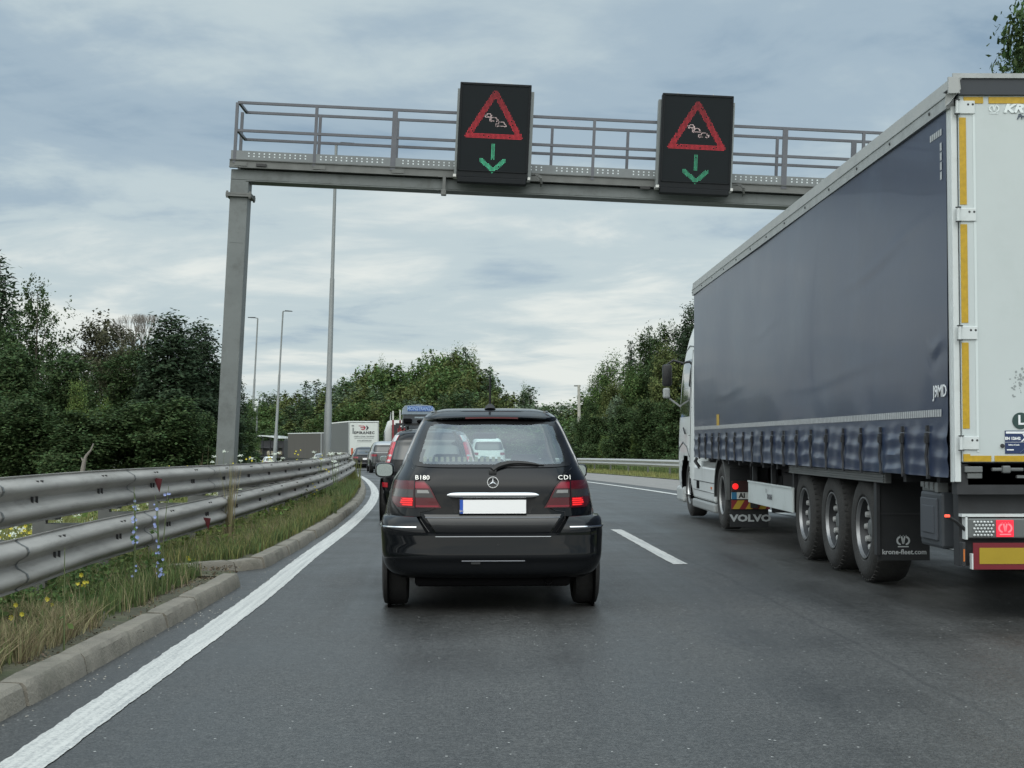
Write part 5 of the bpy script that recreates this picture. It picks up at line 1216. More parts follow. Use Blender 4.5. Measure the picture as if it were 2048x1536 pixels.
# open-sided transporter at the far left
pc = P(556, 873, 208); t = thing('car_transporter', 'open sided transporter with a pale curved roof at the far left end of the queue', 'lorry', (pc.x, 208, pc.z-4.0), (0, 0, R(38)), 'lorries queueing ahead')
b = MB(); b.loft([[Vector((x, y, 3.85+.35*math.sin(y/11*math.pi))) for x in (0, 2.5)] for y in np.linspace(0, 11, 12)], False, False); b.build('roof', M_WPAINT, t, solid=.15)
b = MB()
for y in (.2, 2.4, 4.6, 6.8, 9, 10.8):
    for x in (.08, 2.42): b.box(x-.06, x+.06, y-.06, y+.06, .9, 3.9+.3*math.sin(y/11*math.pi))
b.build('frame_posts', M_CHAS, t)
b = MB(); b.box(.05, 2.45, 0, 11, .9, 1.15); b.box(.2, 2.3, .5, 10.5, 2.3, 2.42); b.box(1.0, 2.4, .3, 10, 1.2, 3.4); b.build('deck', mat('transporter deck', (.05,.05,.055), .7), t)
b = MB(); b.box(.3, 2.2, 6.2, 10, 1.2, 2.2, b=.2); b.box(.3, 2.2, .6, 4, 1.2, 1.9, b=.2); b.build('load', mat('beige load', (.3,.27,.2), .6, var=.2), t)
for yy in (2, 3.3, 9):
    for xx, s in ((.2, -1), (2.3, 1)): truck_wheel(t, xx, yy, s=s, nuts=False)
# red timber lorry with stakes in the right lane
pr = P(783, 850, 98); z0 = zr(98)-.15
t = thing('timber_lorry', 'red timber lorry with pale stakes and a dark cabin under a blue lettered panel', 'lorry', (pr.x, 98, z0), (0, 0, R(6)), 'lorries queueing ahead')
M_TRED = mat('timber lorry red', (.20,.025,.03), .5, var=.15); M_STK = mat('pale stake', (.55,.56,.53), .5)
b = MB(); b.box(0, 2.5, 0, 11, 1.1, 1.35); b.box(.7, 1.8, 0, 11, .8, 1.1); b.build('bed', M_CHAS, t)
topz = P(786, 822, 98).z-z0
for k, (dx, dy) in enumerate(((.05, .2), (.62, 2.4), (.98, 4.4), (1.33, 6.4))):
    for xx in (dx,):
        b = MB(); b.box(xx, xx+.12, dy, dy+.12, 1.2, topz-.6); st = b.build('stake', M_TRED, t)
        b = MB(); b.box(xx+.01, xx+.11, dy+.01, dy+.11, topz-.6, topz+.12*k); b.build('stake_tip', M_STK, st)
b = MB(); b.box(.45, .75, 1.0, 1.3, 1.3, 3.0); b.bar((.2, .3, 2.3), (.9, .3, 3.0), .22, .22); b.box(.9, 2.6, .5, 1.2, 2.0, 2.6); b.box(.3, 2.3, .3, 1.2, 1.3, 2.1, b=.05); b.bar((.75, .8, 2.9), (1.3, .7, 2.5), .16, .16); b.build('loader_crane', M_TRED, t)
b = MB(); b.box(.62, .95, .25, .3, 3.08, 3.18); b.box(1.2, 1.9, .2, .25, 1.9, 1.98); b.build('white_marker', M_WPAINT, t)
b = MB(); b.prism([(.78, 3.3), (.82, 3.95), (3.02, 3.95), (3.04, 3.3), (2.95, 2.5), (.9, 2.5)], 'y', .4, 1.8); cbn = b.build('loader_cabin', mat('dark cabin', (.03,.037,.045), .3, coat=.5), t)
b = MB(); b.prism([(.76, 3.95), (.82, 4.38), (.98, 4.56), (1.85, 4.63), (2.7, 4.56), (2.95, 4.38), (3.04, 3.95)], 'y', .3, 1.85); bpn = b.build('roof_panel', mat('grey blue panel', (.20,.25,.30), .4), t)
b = MB(); b.box(1.12, 2.85, .27, .3, 4.16, 4.50); b.build('blue_field', mat('blue field', (.035,.10,.32), .4), bpn)
text('lettering', 'MONSTRANZA', mat('pale blue letters', (.28,.40,.62), .5), bpn, .36, faceM((1.98, .25, 4.33), (1,0,0), (0,0,1)), bold=.01, sx=.74)
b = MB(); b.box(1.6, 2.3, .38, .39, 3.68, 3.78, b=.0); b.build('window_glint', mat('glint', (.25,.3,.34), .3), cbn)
for yy in (1.5, 2.8, 9):
    for xx, s in ((.2, -1), (2.3, 1)): truck_wheel(t, xx, yy, s=s, nuts=False)
# white cab just left of the stakes
pw = P(770.5, 840, 122); z0 = zr(122)-.1
t = thing('white_lorry', 'white lorry cab seen as a narrow strip left of the red stakes', 'lorry', (pw.x, 122, z0), (0, 0, R(8)), 'lorries queueing ahead')
Hc = pw.z-z0
b = MB(); b.prism([(.05,.5),(.0,1.6),(.05,Hc-1.0),(.35,Hc-.1),(.6,Hc),(.6,.5)], 'y', .6, 2.4); b.box(.6, 2.45, .6, 2.4, .5, Hc, b=.0); b.build('cab', mat('bright white', (.72,.74,.72), .4), t)
b = MB(); b.box(-.03, .05, .8, 1.5, 1.6, 2.2); b.build('side_window', M_TINT, t)
b = MB(); b.box(.58, 2.5, .0, .58, .9, Hc-.4); b.build('dark_body', M_CHAS, t)
b = MB(); b.tube([(.5, 1, Hc-.1), (.55, 1, Hc+.7)], [.06, .02], 6); b.build('aerial', M_LGREY, t)
for xx, s in ((.2, -1), (2.3, 1)): truck_wheel(t, xx, 1.4, s=s, nuts=False)
# ------------------------------------------------------------------ trees
def leafmat(name, col, isl=.45, hue=0): return mat(name, col, .75, spec=.12, island=isl, trans=.25, var=.38, vscale=4.5)
L_DARK = leafmat('dark broadleaf', (.060,.096,.038)); L_MID = leafmat('mid broadleaf', (.092,.145,.050)); L_OLIVE = leafmat('olive broadleaf', (.110,.135,.048))
L_CON = leafmat('conifer needles', (.044,.070,.038), .4); L_LIGHT = leafmat('light shrub leaves', (.12,.17,.05)); L_RED = leafmat('bronze leaves', (.080,.082,.048)); L_PALE = leafmat('greyish leaves', (.13,.175,.11))
M_BARK = mat('bark', (.060,.050,.040), .9, var=.3, vscale=8, bump=.5)
M_DRYW = mat('dead wood', (.20,.18,.16), .9)
def leaves_mesh(name, cen, nrm, size, m, seed=0, aspect=.62, zf=1.0):
    r = np.random.default_rng(seed); n = len(cen)
    t = r.normal(size=(n,3)); t -= nrm*np.sum(t*nrm, 1, keepdims=True); t /= np.linalg.norm(t, axis=1, keepdims=True)+1e-9
    bt = np.cross(nrm, t); s = (size*r.uniform(.6, 1.35, n))[:, None]
    v = np.empty((n, 4, 3)); v[:,0] = cen-t*s*.5; v[:,1] = cen+bt*s*.5*aspect; v[:,2] = cen+t*s*.5+nrm*s*.08; v[:,3] = cen-bt*s*.5*aspect
    v[:,:,2] = cen[:,None,2]+(v[:,:,2]-cen[:,None,2])*zf
    me = bpy.data.meshes.new(name); me.vertices.add(n*4); me.vertices.foreach_set('co', v.reshape(-1).astype(np.float32))
    me.loops.add(n*4); me.loops.foreach_set('vertex_index', np.arange(n*4, dtype=np.int32)); me.polygons.add(n)
    me.polygons.foreach_set('loop_start', np.arange(0, n*4, 4, dtype=np.int32)); me.polygons.foreach_set('loop_total', np.full(n, 4, dtype=np.int32))
    me.update(calc_edges=True); me.materials.append(m); return me
def unit(v): return v/(np.linalg.norm(v, axis=-1, keepdims=True)+1e-9)
def broad(seed, nclu, nleaf, size, h0=.12, lumps=9, spread=.42, top=1.0, tight=.075):
    """crown in unit box: height 1, width ~1; returns leaf centres/normals and branch tips"""
    r = np.random.default_rng(seed)
    lc = []; 
    for k in range(lumps):
        z = r.uniform(h0+.12, .86*top); w = math.sin(math.pi*min(1, max(.08, (z-h0+.12)/(1.08-h0))))**.6
        a = r.uniform(0, 6.28); rad = spread*w*r.uniform(.35, .85); lc.append((math.cos(a)*rad, math.sin(a)*rad, z, r.uniform(.14, .25)))
    lc.append((0, 0, .84*top, .15)); lc.append((0, 0, .5, .27))
    C = []
    tot = sum(q[3]**2 for q in lc)
    for (x, y, z, q) in lc:
        n = int(nclu*q*q/tot)+1; d = unit(r.normal(size=(n,3))); rr = q*r.uniform(.55, 1.12, (n,1))
        C.append(np.array([[x,y,z]])+d*rr*np.array([[1,1,.85]]))
    C = np.vstack(C); C = C[C[:,2] > h0]
    pts = []; nr = []
    for c in C:
        k = r.poisson(nleaf); 
        if not k: continue
        s = tight*r.uniform(.5, 1.2); d = r.normal(size=(k,3))*s*np.array([1,1,.55]); pts.append(c+d)
        out = unit(np.array([c[0], c[1], max(.1, c[2]-.35)])); nr.append(unit(out*.7+np.array([0,0,.6])+r.normal(size=(k,3))*.55))
    return np.vstack(pts), np.vstack(nr), C
def conifer(seed, nleaf, size, wid=.34, h0=.02, ragged=.25, bush=False):
    r = np.random.default_rng(seed); pts = []; nr = []; tips = []
    nb = 230 if not bush else 280
    for k in range(nb):
        z = h0+(1-h0)*(k/nb)**.9; 
        prof = (1-z)**.55 if bush else (1-z)**.85
        L_ = wid*(prof*1.05+.02)*r.uniform(1-ragged, 1+ragged*.7); a = k*2.399+r.uniform(-.4,.4); n = max(4, int(nleaf*L_/wid/nb*1.6*(1.3-z)))
        s = r.uniform(.15, 1, n)**.7; lift = r.uniform(-.25, .35)
        x = math.cos(a)*L_*s; y = math.sin(a)*L_*s; zz = z+L_*s*lift-(L_*s)**2*.6
        w = (.030+.05*(1-s))*.8
        p = np.stack([x+r.normal(size=n)*w, y+r.normal(size=n)*w, zz+r.normal(size=n)*w*.55], 1); pts.append(p)
        o = np.array([math.cos(a)*.5, math.sin(a)*.5, .9]); nr.append(unit(o+r.normal(size=(n,3))*.5)); tips.append((math.cos(a)*L_*.7, math.sin(a)*L_*.7, z))
    return np.vstack(pts), np.vstack(nr), np.array(tips)
def trunk_mesh(name, h, rad, tips, seed, m=M_BARK, nb=14, start=.25):
    r = random.Random(seed); b = MB(); b.tube([(0,0,-.05*h), (r.uniform(-.02,.02), 0, .3), (r.uniform(-.03,.03), .01, .6), (0,0,.92)], [rad, rad*.75, rad*.5, rad*.12], 9)
    idx = list(range(len(tips))); r.shuffle(idx)
    for i in idx[:nb]:
        t = tips[i]; z0 = max(start*.5, min(.8, t[2]*.62)); mid = (t[0]*.45, t[1]*.45, lerp(z0, t[2], .62)); b.tube([(0,0,z0), mid, tuple(t)], [rad*.40*(1-z0*.6), rad*.22, rad*.05], 5, cap=False)
    return b
PROTO = {}
def proto(key, kind, m, leafsize, seed, **k):
    if kind == 'broad': p, n, tips = broad(seed, k.get('nclu', 300), k.get('nleaf', 45), 1, h0=k.get('h0', .12), lumps=k.get('lumps', 9), spread=k.get('spread', .42), tight=k.get('tight', .06))
    else: p, n, tips = conifer(seed, k.get('nleaf', 15000), 1, wid=k.get('wid', .34), h0=k.get('h0', .02), bush=k.get('bush', False), ragged=k.get('ragged', .25))
    me = leaves_mesh('crown', p, n, leafsize, m, seed, aspect=k.get('aspect', .62), zf=k.get('zf', .55)); tb = trunk_mesh('trunk', 1, k.get('rad', .022), tips, seed, nb=k.get('nb', 16)); to = tb.build('trunk', M_BARK, None, smooth=True); tm = to.data; bpy.data.objects.remove(to)
    PROTO[key] = (me, tm)
proto('oak', 'broad', L_DARK, .034, 1, nclu=520, nleaf=55, tight=.045)
proto('open', 'broad', L_DARK, .032, 2, nclu=260, nleaf=45, tight=.042, lumps=12, spread=.50, h0=.2)
proto('ash', 'broad', L_MID, .038, 3, nclu=330, nleaf=42, tight=.055, lumps=11)
proto('olive', 'broad', L_OLIVE, .038, 4, nclu=330, nleaf=42, tight=.055, lumps=10, spread=.45)
proto('bronze', 'broad', L_RED, .034, 5, nclu=320, nleaf=45, tight=.045, lumps=12, spread=.5, h0=.15)
proto('shrub', 'broad', L_DARK, .042, 6, nclu=480, nleaf=50, tight=.06, h0=.0, lumps=12, spread=.48, rad=.012)
proto('lshrub', 'broad', L_LIGHT, .040, 7, nclu=260, nleaf=40, tight=.06, h0=.0, lumps=9, spread=.42, rad=.012)
proto('cypress', 'con', L_CON, .036, 8, wid=.30, nleaf=40000, bush=True, aspect=.45)
proto('spruce', 'con', L_CON, .044, 9, wid=.27, nleaf=20000, aspect=.35, ragged=.4)
proto('far', 'broad', L_MID, .066, 11, nclu=200, nleaf=30, tight=.06, h0=.02, lumps=9, spread=.46)
proto('far2', 'broad', L_OLIVE, .066, 12, nclu=200, nleaf=30, tight=.06, h0=.02, lumps=11, spread=.48)
proto('far3', 'con', leafmat('far conifer', (.056,.088,.044), .4), .050, 13, wid=.30, nleaf=7000, ragged=.45, aspect=.5)
proto('far4', 'broad', L_PALE, .060, 14, nclu=170, nleaf=28, tight=.055, h0=.02, lumps=9, spread=.44)
proto('far5', 'broad', L_DARK, .066, 15, nclu=220, nleaf=30, tight=.06, h0=.02, lumps=10, spread=.46)
TR = random.Random(21)
def tree(key, u, vtop, d, wpx, label, group=None, name='tree', cat='tree', zoff=0):
    x = P(u, 882, d).x; g = zg(x, d)+zoff; top = P(u, vtop, d).z; H = top-g; Wd = wpx/FPX*d
    root = thing(name, label, cat, (x, d, g-.05), (0, 0, TR.uniform(0, 6.28)), group)
    cm_, tm = PROTO[key]
    ref = {'cypress': .60, 'spruce': .54, 'far3': .6}.get(key, 1.0)
    sx = Wd/ref*1.0; kz = 1/.98
    for nm, me in (('crown', cm_), ('trunk', tm)):
        o = bpy.data.objects.new(nm, me); COL.objects.link(o); o.parent = root; o.scale = (sx, sx, H*kz)
    return root
GL = 'trees behind the left guard rail'
tree('spruce', -8, 520, 62, 190, 'tall dark tree cut by the left edge of the picture', GL, 'conifer')
tree('open', 72, 556, 58, 165, 'tall open crowned tree with sky showing through, near the left edge', GL)
tree('open', -50, 600, 52, 200, 'broad dark tree at the far left edge of the picture', GL)
tree('bronze', 212, 614, 60, 190, 'dark bronze leaved tree left of the big evergreen', GL)
tree('bronze', 262, 655, 57, 120, 'smaller bronze leaved tree touching the big evergreen', GL)
tree('cypress', 340, 632, 50, 200, 'broad dark evergreen with the highest ragged tip beside the gantry post', GL, 'conifer')
tree('cypress', 400, 648, 52, 150, 'dark evergreen partly behind the gantry post', GL, 'conifer')
tree('oak', 130, 700, 54, 190, 'rounded dark green tree filling the dip left of the evergreens', GL)
tree('oak', 20, 690, 50, 220, 'dense green tree low at the left edge', GL)
tree('oak', 250, 700, 52, 170, 'dense dark tree in front of the bronze leaved one', GL)
tree('lshrub', 158, 765, 47, 70, 'yellow green young bush left of the evergreens', GL, 'shrub', 'shrub')
tree('lshrub', 200, 800, 46, 60, 'smaller yellow green bush right of the young one', GL, 'shrub', 'shrub')
tree('shrub', -30, 790, 44, 230, 'dark shrub mass at the left edge above the rail', GL, 'shrub', 'shrub')
tree('shrub', 60, 800, 43, 200, 'dark shrub second from the left edge above the rail', GL, 'shrub', 'shrub')
tree('shrub', 165, 825, 42, 200, 'dark shrub under the yellow green bush', GL, 'shrub', 'shrub')
tree('shrub', 260, 810, 43, 190, 'dark shrub under the bronze leaved tree', GL, 'shrub', 'shrub')
tree('shrub', 345, 800, 42, 190, 'dark shrub at the foot of the big evergreen', GL, 'shrub', 'shrub')
tree('shrub', 410, 830, 44, 120, 'dark shrub just left of the gantry post', GL, 'shrub', 'shrub')
tree('cypress', 440, 740, 62, 110, 'evergreen directly behind the gantry post', GL, 'conifer')
tree('spruce', 478, 762, 78, 80, 'narrow evergreen just right of the gantry post', GL, 'conifer')
tree('shrub', 470, 835, 70, 110, 'dark shrub right of the foot of the gantry post', GL, 'shrub', 'shrub')
tree('ash', 498, 800, 95, 60, 'small green tree behind the left lamp column', GL)
# bare twiggy tree
x = P(283, 882, 59).x; g = zg(x, 59); H = P(283, 622, 59).z-g
t = thing('bare_tree', 'leafless grey twigs rising between the bronze tree and the evergreen', 'tree', (x, 59, g), (0,0,0), GL)
b = MB(); rb = random.Random(4)
def br(p, d, l, r_, n):
    q = p+d*l; b.tube([p, p.lerp(q, .5)+Vector((rb.uniform(-.05,.05), 0, 0)), q], [r_, r_*.8, r_*.55], 5, cap=False)
    if n == 0: return
    for k in range(3 if n > 1 else 4): br(q, (d+Vector((rb.uniform(-.4,.4), rb.uniform(-.4,.4), rb.uniform(.1,.4)))).normalized(), l*.72, r_*.55, n-1)
for k in range(4): br(Vector((0,0,H*.5)), Vector((rb.uniform(-.35,.35), rb.uniform(-.2,.2), 1)).normalized(), H*.17, .045, 4)
b.tube([(0,0,-.2), (0,0,H*.5)], [.16, .1], 7); b.build('trunk', M_DRYW, t)
# dead branch above the rail
b = MB(); p0 = P(165, 948, 20); 
pts = [P(164, 948, 20), P(168, 925, 20), P(172, 912, 20), P(182, 900, 20), P(187, 887, 20)]
b.tube(pts, [.035, .028, .02, .013, .008], 6); b.tube([pts[1], P(162, 915, 20)], [.02, .006], 5); o = b.build('dead_branch', M_DRYW, None, smooth=True)
tag(o, 'pale crooked dead branch sticking up above the left guard rail', 'branch')
# wood along the outside of the bend
sil = interp([(480,808),(530,785),(560,788),(600,772),(640,762),(680,750),(720,742),(760,722),(800,730),(850,722),(880,705),(910,702),(940,706),(960,738),(985,748),(1010,772),(1040,782),(1055,776),(1080,800),(1120,806),(1150,798),(1185,790)])
def dist_for(u, off):
    lo_, hi_ = 60, 285
    for _ in range(40):
        m_ = (lo_+hi_)/2; q = RP(m_, off); uu = 990+FPX*q.x/q.y
        if uu > u: lo_ = m_
        else: hi_ = m_
    return (lo_+hi_)/2
FAR = [('far', 'mid green rounded tree'), ('far2', 'olive green tree'), ('far3', 'dark pointed tree'), ('far4', 'pale greyish green tree'), ('far5', 'dark rounded tree')]
GF = 'trees of the wood beyond the bend'
rowname = {0: 'on the skyline of the wood beyond the bend', 1: 'in the middle rank of the wood beyond the bend', 2: 'at the front edge of the wood beyond the bend'}
for row, (off, dv, step, w) in enumerate(((34, 0, 17, 66), (25, 28, 23, 74), (19, 66, 25, 70))):
    u = 474.0+row*7
    while u < 1200:
        d = dist_for(u, off)+TR.uniform(-3, 3)
        k, desc = FAR[TR.choices(range(5), (30, 26, 16, 8, 22))[0]]
        if u > 1045 and row == 0 and TR.random() < .5: k, desc = FAR[3]
        v = sil(u)+dv+TR.uniform(-5, 14)+(0 if row == 0 else TR.uniform(-10, 12))
        v = min(v, 858)
        tree(k, u, v, d, w*TR.uniform(1.0, 1.6)*(1.0 if d > 110 else 1.15), desc+' '+rowname[row], GF)
        u += step*TR.uniform(.7, 1.3)
for (u, v, w) in ((905, 700, 70), (938, 703, 50), (880, 712, 50), (770, 722, 40), (1055, 772, 42), (985, 742, 40)):
    tree('ash', u, v, dist_for(u, 36), w, {905: 'tallest leafy tree of the wood above the black car roof', 938: 'leafy tree just right of the tallest one in the wood', 880: 'leafy tree just left of the tallest one in the wood', 770: 'leafy tree standing out left of the middle of the wood', 1055: 'lone tuft of a tree right of the car aerial', 985: 'leafy tree on the slope right of the tallest group'}[u], GF)
for u in range(470, 1230, 30):   # bushy undergrowth hiding the trunks
    d = dist_for(u, 16.5)
    tree('far5' if u % 60 else 'far2', u, 862-TR.uniform(0, 12)+max(0, (118-d))*.35, d, 95, 'bushy undergrowth at the foot of the wood beyond the bend', 'undergrowth at the foot of the wood', 'shrub', 'shrub')
# right-hand trees between the wood and the lorry
GR = 'trees behind the right guard rail'
for (k, u, v, d, w, lab) in (
    ('ash', 1192, 742, 98, 60, 'light green tree at the left end of the right hand trees'), ('ash', 1215, 712, 92, 90, 'bright green rounded tree right of the black car'),
    ('spruce', 1262, 684, 95, 70, 'pointed dark tree in the middle of the right hand trees'), ('oak', 1300, 668, 90, 100, 'tall dark tree left of the lorry mirror'),
    ('spruce', 1300, 655, 96, 60, 'slender pointed tree behind the tall dark one'), ('oak', 1345, 650, 88, 110, 'dark tree behind the lorry mirror'), ('cypress', 1385, 615, 84, 110, 'tall evergreen rising behind the lorry cab'),
    ('olive', 1325, 700, 84, 110, 'olive green tree behind the lorry mirror'), ('ash', 1265, 735, 88, 100, 'mid green tree under the pointed ones'),
    ('olive', 1230, 770, 86, 90, 'low olive tree right of the black car'), ('oak', 1180, 800, 92, 70, 'low dark tree beside the utility pole'),
    ('shrub', 1200, 835, 84, 100, 'dark shrub just right of the black car'), ('shrub', 1250, 815, 80, 100, 'dark shrub above the right guard rail, second from the black car'), ('shrub', 1300, 805, 77, 110, 'dark shrub above the right guard rail, third from the black car'),
    ('shrub', 1355, 800, 75, 110, 'dark shrub above the right guard rail next to the lorry'), ('lshrub', 1280, 868, 78, 50, 'light green bush low behind the right guard rail'), ('lshrub', 1215, 872, 82, 50, 'light green bush low beside the black car'), ('shrub', 1410, 760, 76, 120, 'shrub behind the lorry cab'), ('far4', 1235, 790, 84, 60, 'pale leaved bush right of the utility pole')):
    tree(k, u, v, d, w, lab, GR, 'tree' if 'shrub' not in k else 'shrub', 'tree' if 'shrub' not in k else 'shrub')
tree('oak', 2060, 70, 36, 170, 'leafy second crown low behind the rear corner of the lorry', None)
tree('shrub', 2085, 46, 33, 240, 'tall tree whose leafy top shows above the rear corner of the lorry', None)

# ------------------------------------------------------------------ grass, flowers
M_GRASS = mat('grass blades', (.12,.165,.055), .7, island=.5, trans=.25); M_DRY = mat('dry grass blades', (.27,.235,.13), .8, island=.4, trans=.2); M_YG = mat('yellow green blades', (.21,.22,.075), .7, island=.4, trans=.25)
def blades(name, fn, n, h, w, m, seed, label, lean=.35, root=None, kind=True):
    r = np.random.default_rng(seed); P0 = np.array([fn(r) for _ in range(n)])
    a = r.uniform(0, 6.283, n); hh = h*r.uniform(.4, 1.25, n); ln = lean*r.uniform(0, 1.3, n)*hh; ww = w*r.uniform(.7, 1.3, n); b_ = r.uniform(0, 6.283, n)
    wx = np.cos(a)*ww/2; wy = np.sin(a)*ww/2; lx = np.cos(b_)*ln; ly = np.sin(b_)*ln
    v = np.zeros((n, 6, 3)); z = np.zeros(n)
    v[:,0] = P0+np.stack([-wx,-wy,z-.02],1); v[:,1] = P0+np.stack([wx,wy,z-.02],1)
    v[:,2] = P0+np.stack([lx*.35+wx*.8, ly*.35+wy*.8, hh*.55],1); v[:,3] = P0+np.stack([lx*.35-wx*.8, ly*.35-wy*.8, hh*.55],1)
    v[:,4] = P0+np.stack([lx+wx*.15, ly+wy*.15, hh],1); v[:,5] = P0+np.stack([lx-wx*.15, ly-wy*.15, hh],1)
    base = np.arange(n)[:,None]*6; f = np.concatenate([base+np.array([[0,1,2,3]]), base+np.array([[3,2,4,5]])], 1).reshape(-1)
    me = bpy.data.meshes.new(name); me.vertices.add(n*6); me.vertices.foreach_set('co', v.reshape(-1).astype(np.float32)); me.loops.add(n*8); me.loops.foreach_set('vertex_index', f.astype(np.int32))
    me.polygons.add(n*2); me.polygons.foreach_set('loop_start', np.arange(0, n*8, 4, dtype=np.int32)); me.polygons.foreach_set('loop_total', np.full(n*2, 4, dtype=np.int32)); me.update(calc_edges=True); me.materials.append(m)
    o = bpy.data.objects.new(name, me); COL.objects.link(o)
    if root: o.parent = root
    elif kind: stuff(o, label)
    return o
def clump(r, f, dens=.6):  # clumpy field
    for _ in range(8):
        p = f(r); s = math.sin(p[0]*5.1+1.3)*math.sin(p[1]*3.7)+.6*math.sin(p[0]*13+p[1]*9)
        if s > -dens+r.uniform(-.6, .6): return p
    return p
def fverge(y0, y1, c0, c1):
    def f(r):
        y = r.uniform(y0, y1); c = r.uniform(c0, c1); x = vfront(y)-.06-c
        return (x, y, zr(y)+.08-.10*max(0, c-1.6))
    return f
blades('verge_grass', lambda r: clump(r, fverge(5.5, 13.5, .16, 1.7), .3), 26000, .15, .009, M_GRASS, 1, 'short green grass under the guard rail')
blades('verge_grass', lambda r: clump(r, fverge(13.5, 30, .03, 1.7)), 56000, .135, .013, M_GRASS, 2, 'green grass between the far kerb and the guard rail')
blades('verge_grass', lambda r: fverge(30, 60, .03, 3)(r), 34000, .25, .028, M_GRASS, 3, 'tall grass at the inside of the bend')
blades('yellow_grass', lambda r: clump(r, fverge(13.8, 46, .02, 1.6)), 36000, .15, .014, M_YG, 4, 'yellow green grass tufts behind the far kerb')
blades('rough_grass', lambda r: clump(r, fverge(7, 34, 1.2, 5)), 36000, .42, .018, M_YG, 5, 'rough grass behind the guard rail')
blades('dry_grass', lambda r: (lambda q: (q[0]+0*1, q[1], q[2]))(clump(r, fverge(6.4, 9.6, .10, .75), .1)), 9000, .17, .006, M_DRY, 6, 'dry straw coloured grass at the lower left corner', lean=.9)
blades('dry_grass', lambda r: clump(r, fverge(8, 40, .1, 1.8), -.1), 9000, .22, .007, M_DRY, 7, 'scattered dry stalks in the verge', lean=.5)
def fr_(r):
    y = r.uniform(20, 110); p = RP(y, r.uniform(12.0, 15.5), .02); return (p.x, p.y, p.z)
blades('roadside_grass', fr_, 40000, .16, .03, M_YG, 8, 'short yellow green grass in front of the right guard rail')
blades('roadside_grass', lambda r: (lambda p: (p.x, p.y, p.z))(RP(r.uniform(20, 110), r.uniform(13.4, 15.5), .02)), 14000, .5, .04, M_GRASS, 9, 'taller grass behind the right guard rail')
# low leafy weeds
def weeds(name, f, n, size, m, seed, label, h=.25):
    r = np.random.default_rng(seed); C = []; 
    while len(C) < n:
        p = f(r); k = r.integers(8, 26); s = r.uniform(.04, .11); hh = h*r.uniform(.4, 1.2)
        for _ in range(k): C.append((p[0]+r.normal()*s, p[1]+r.normal()*s, p[2]+r.uniform(0, hh)))
    C = np.array(C); nr = unit(r.normal(size=C.shape)*.6+np.array([0,0,.8]))
    o = bpy.data.objects.new(name, leaves_mesh(name, C, nr, size, m, seed)); COL.objects.link(o); stuff(o, label)
weeds('weeds', lambda r: clump(r, fverge(7.5, 13.5, .45, 1.6)), 9000, .045, L_MID, 31, 'leafy green weeds under the guard rail')
weeds('weeds', fverge(13, 32, .5, 2.6), 12000, .06, L_LIGHT, 32, 'leafy weeds along the far part of the guard rail', .35)
weeds('weeds', fverge(8, 40, 1.4, 4.5), 16000, .08, L_LIGHT, 33, 'leafy weeds behind the guard rail', .6)
weeds('leaf_litter', lambda r: clump(r, fverge(8, 13.2, .0, .5), .2), 5000, .020, mat('litter', (.13,.105,.07), .9, island=.5), 34, 'dead leaves and grit behind the kerb', .02)
weeds('leaf_litter', lambda r: (r.uniform(-3.3, -2.5), r.uniform(11.2, 14.2), .07), 1600, .025, mat('litter', (.13,.105,.07), .9), 35, 'dead leaves in the gap between the two kerbs', .02)
M_YF = mat('yellow petals', (.72,.62,.06), .6); M_WF = mat('white petals', (.62,.68,.60), .7); M_BF = mat('chicory petals', (.34,.42,.78), .6); M_STEM = mat('stems', (.10,.13,.05), .8); M_OF = mat('orange petals', (.85,.42,.03), .5)
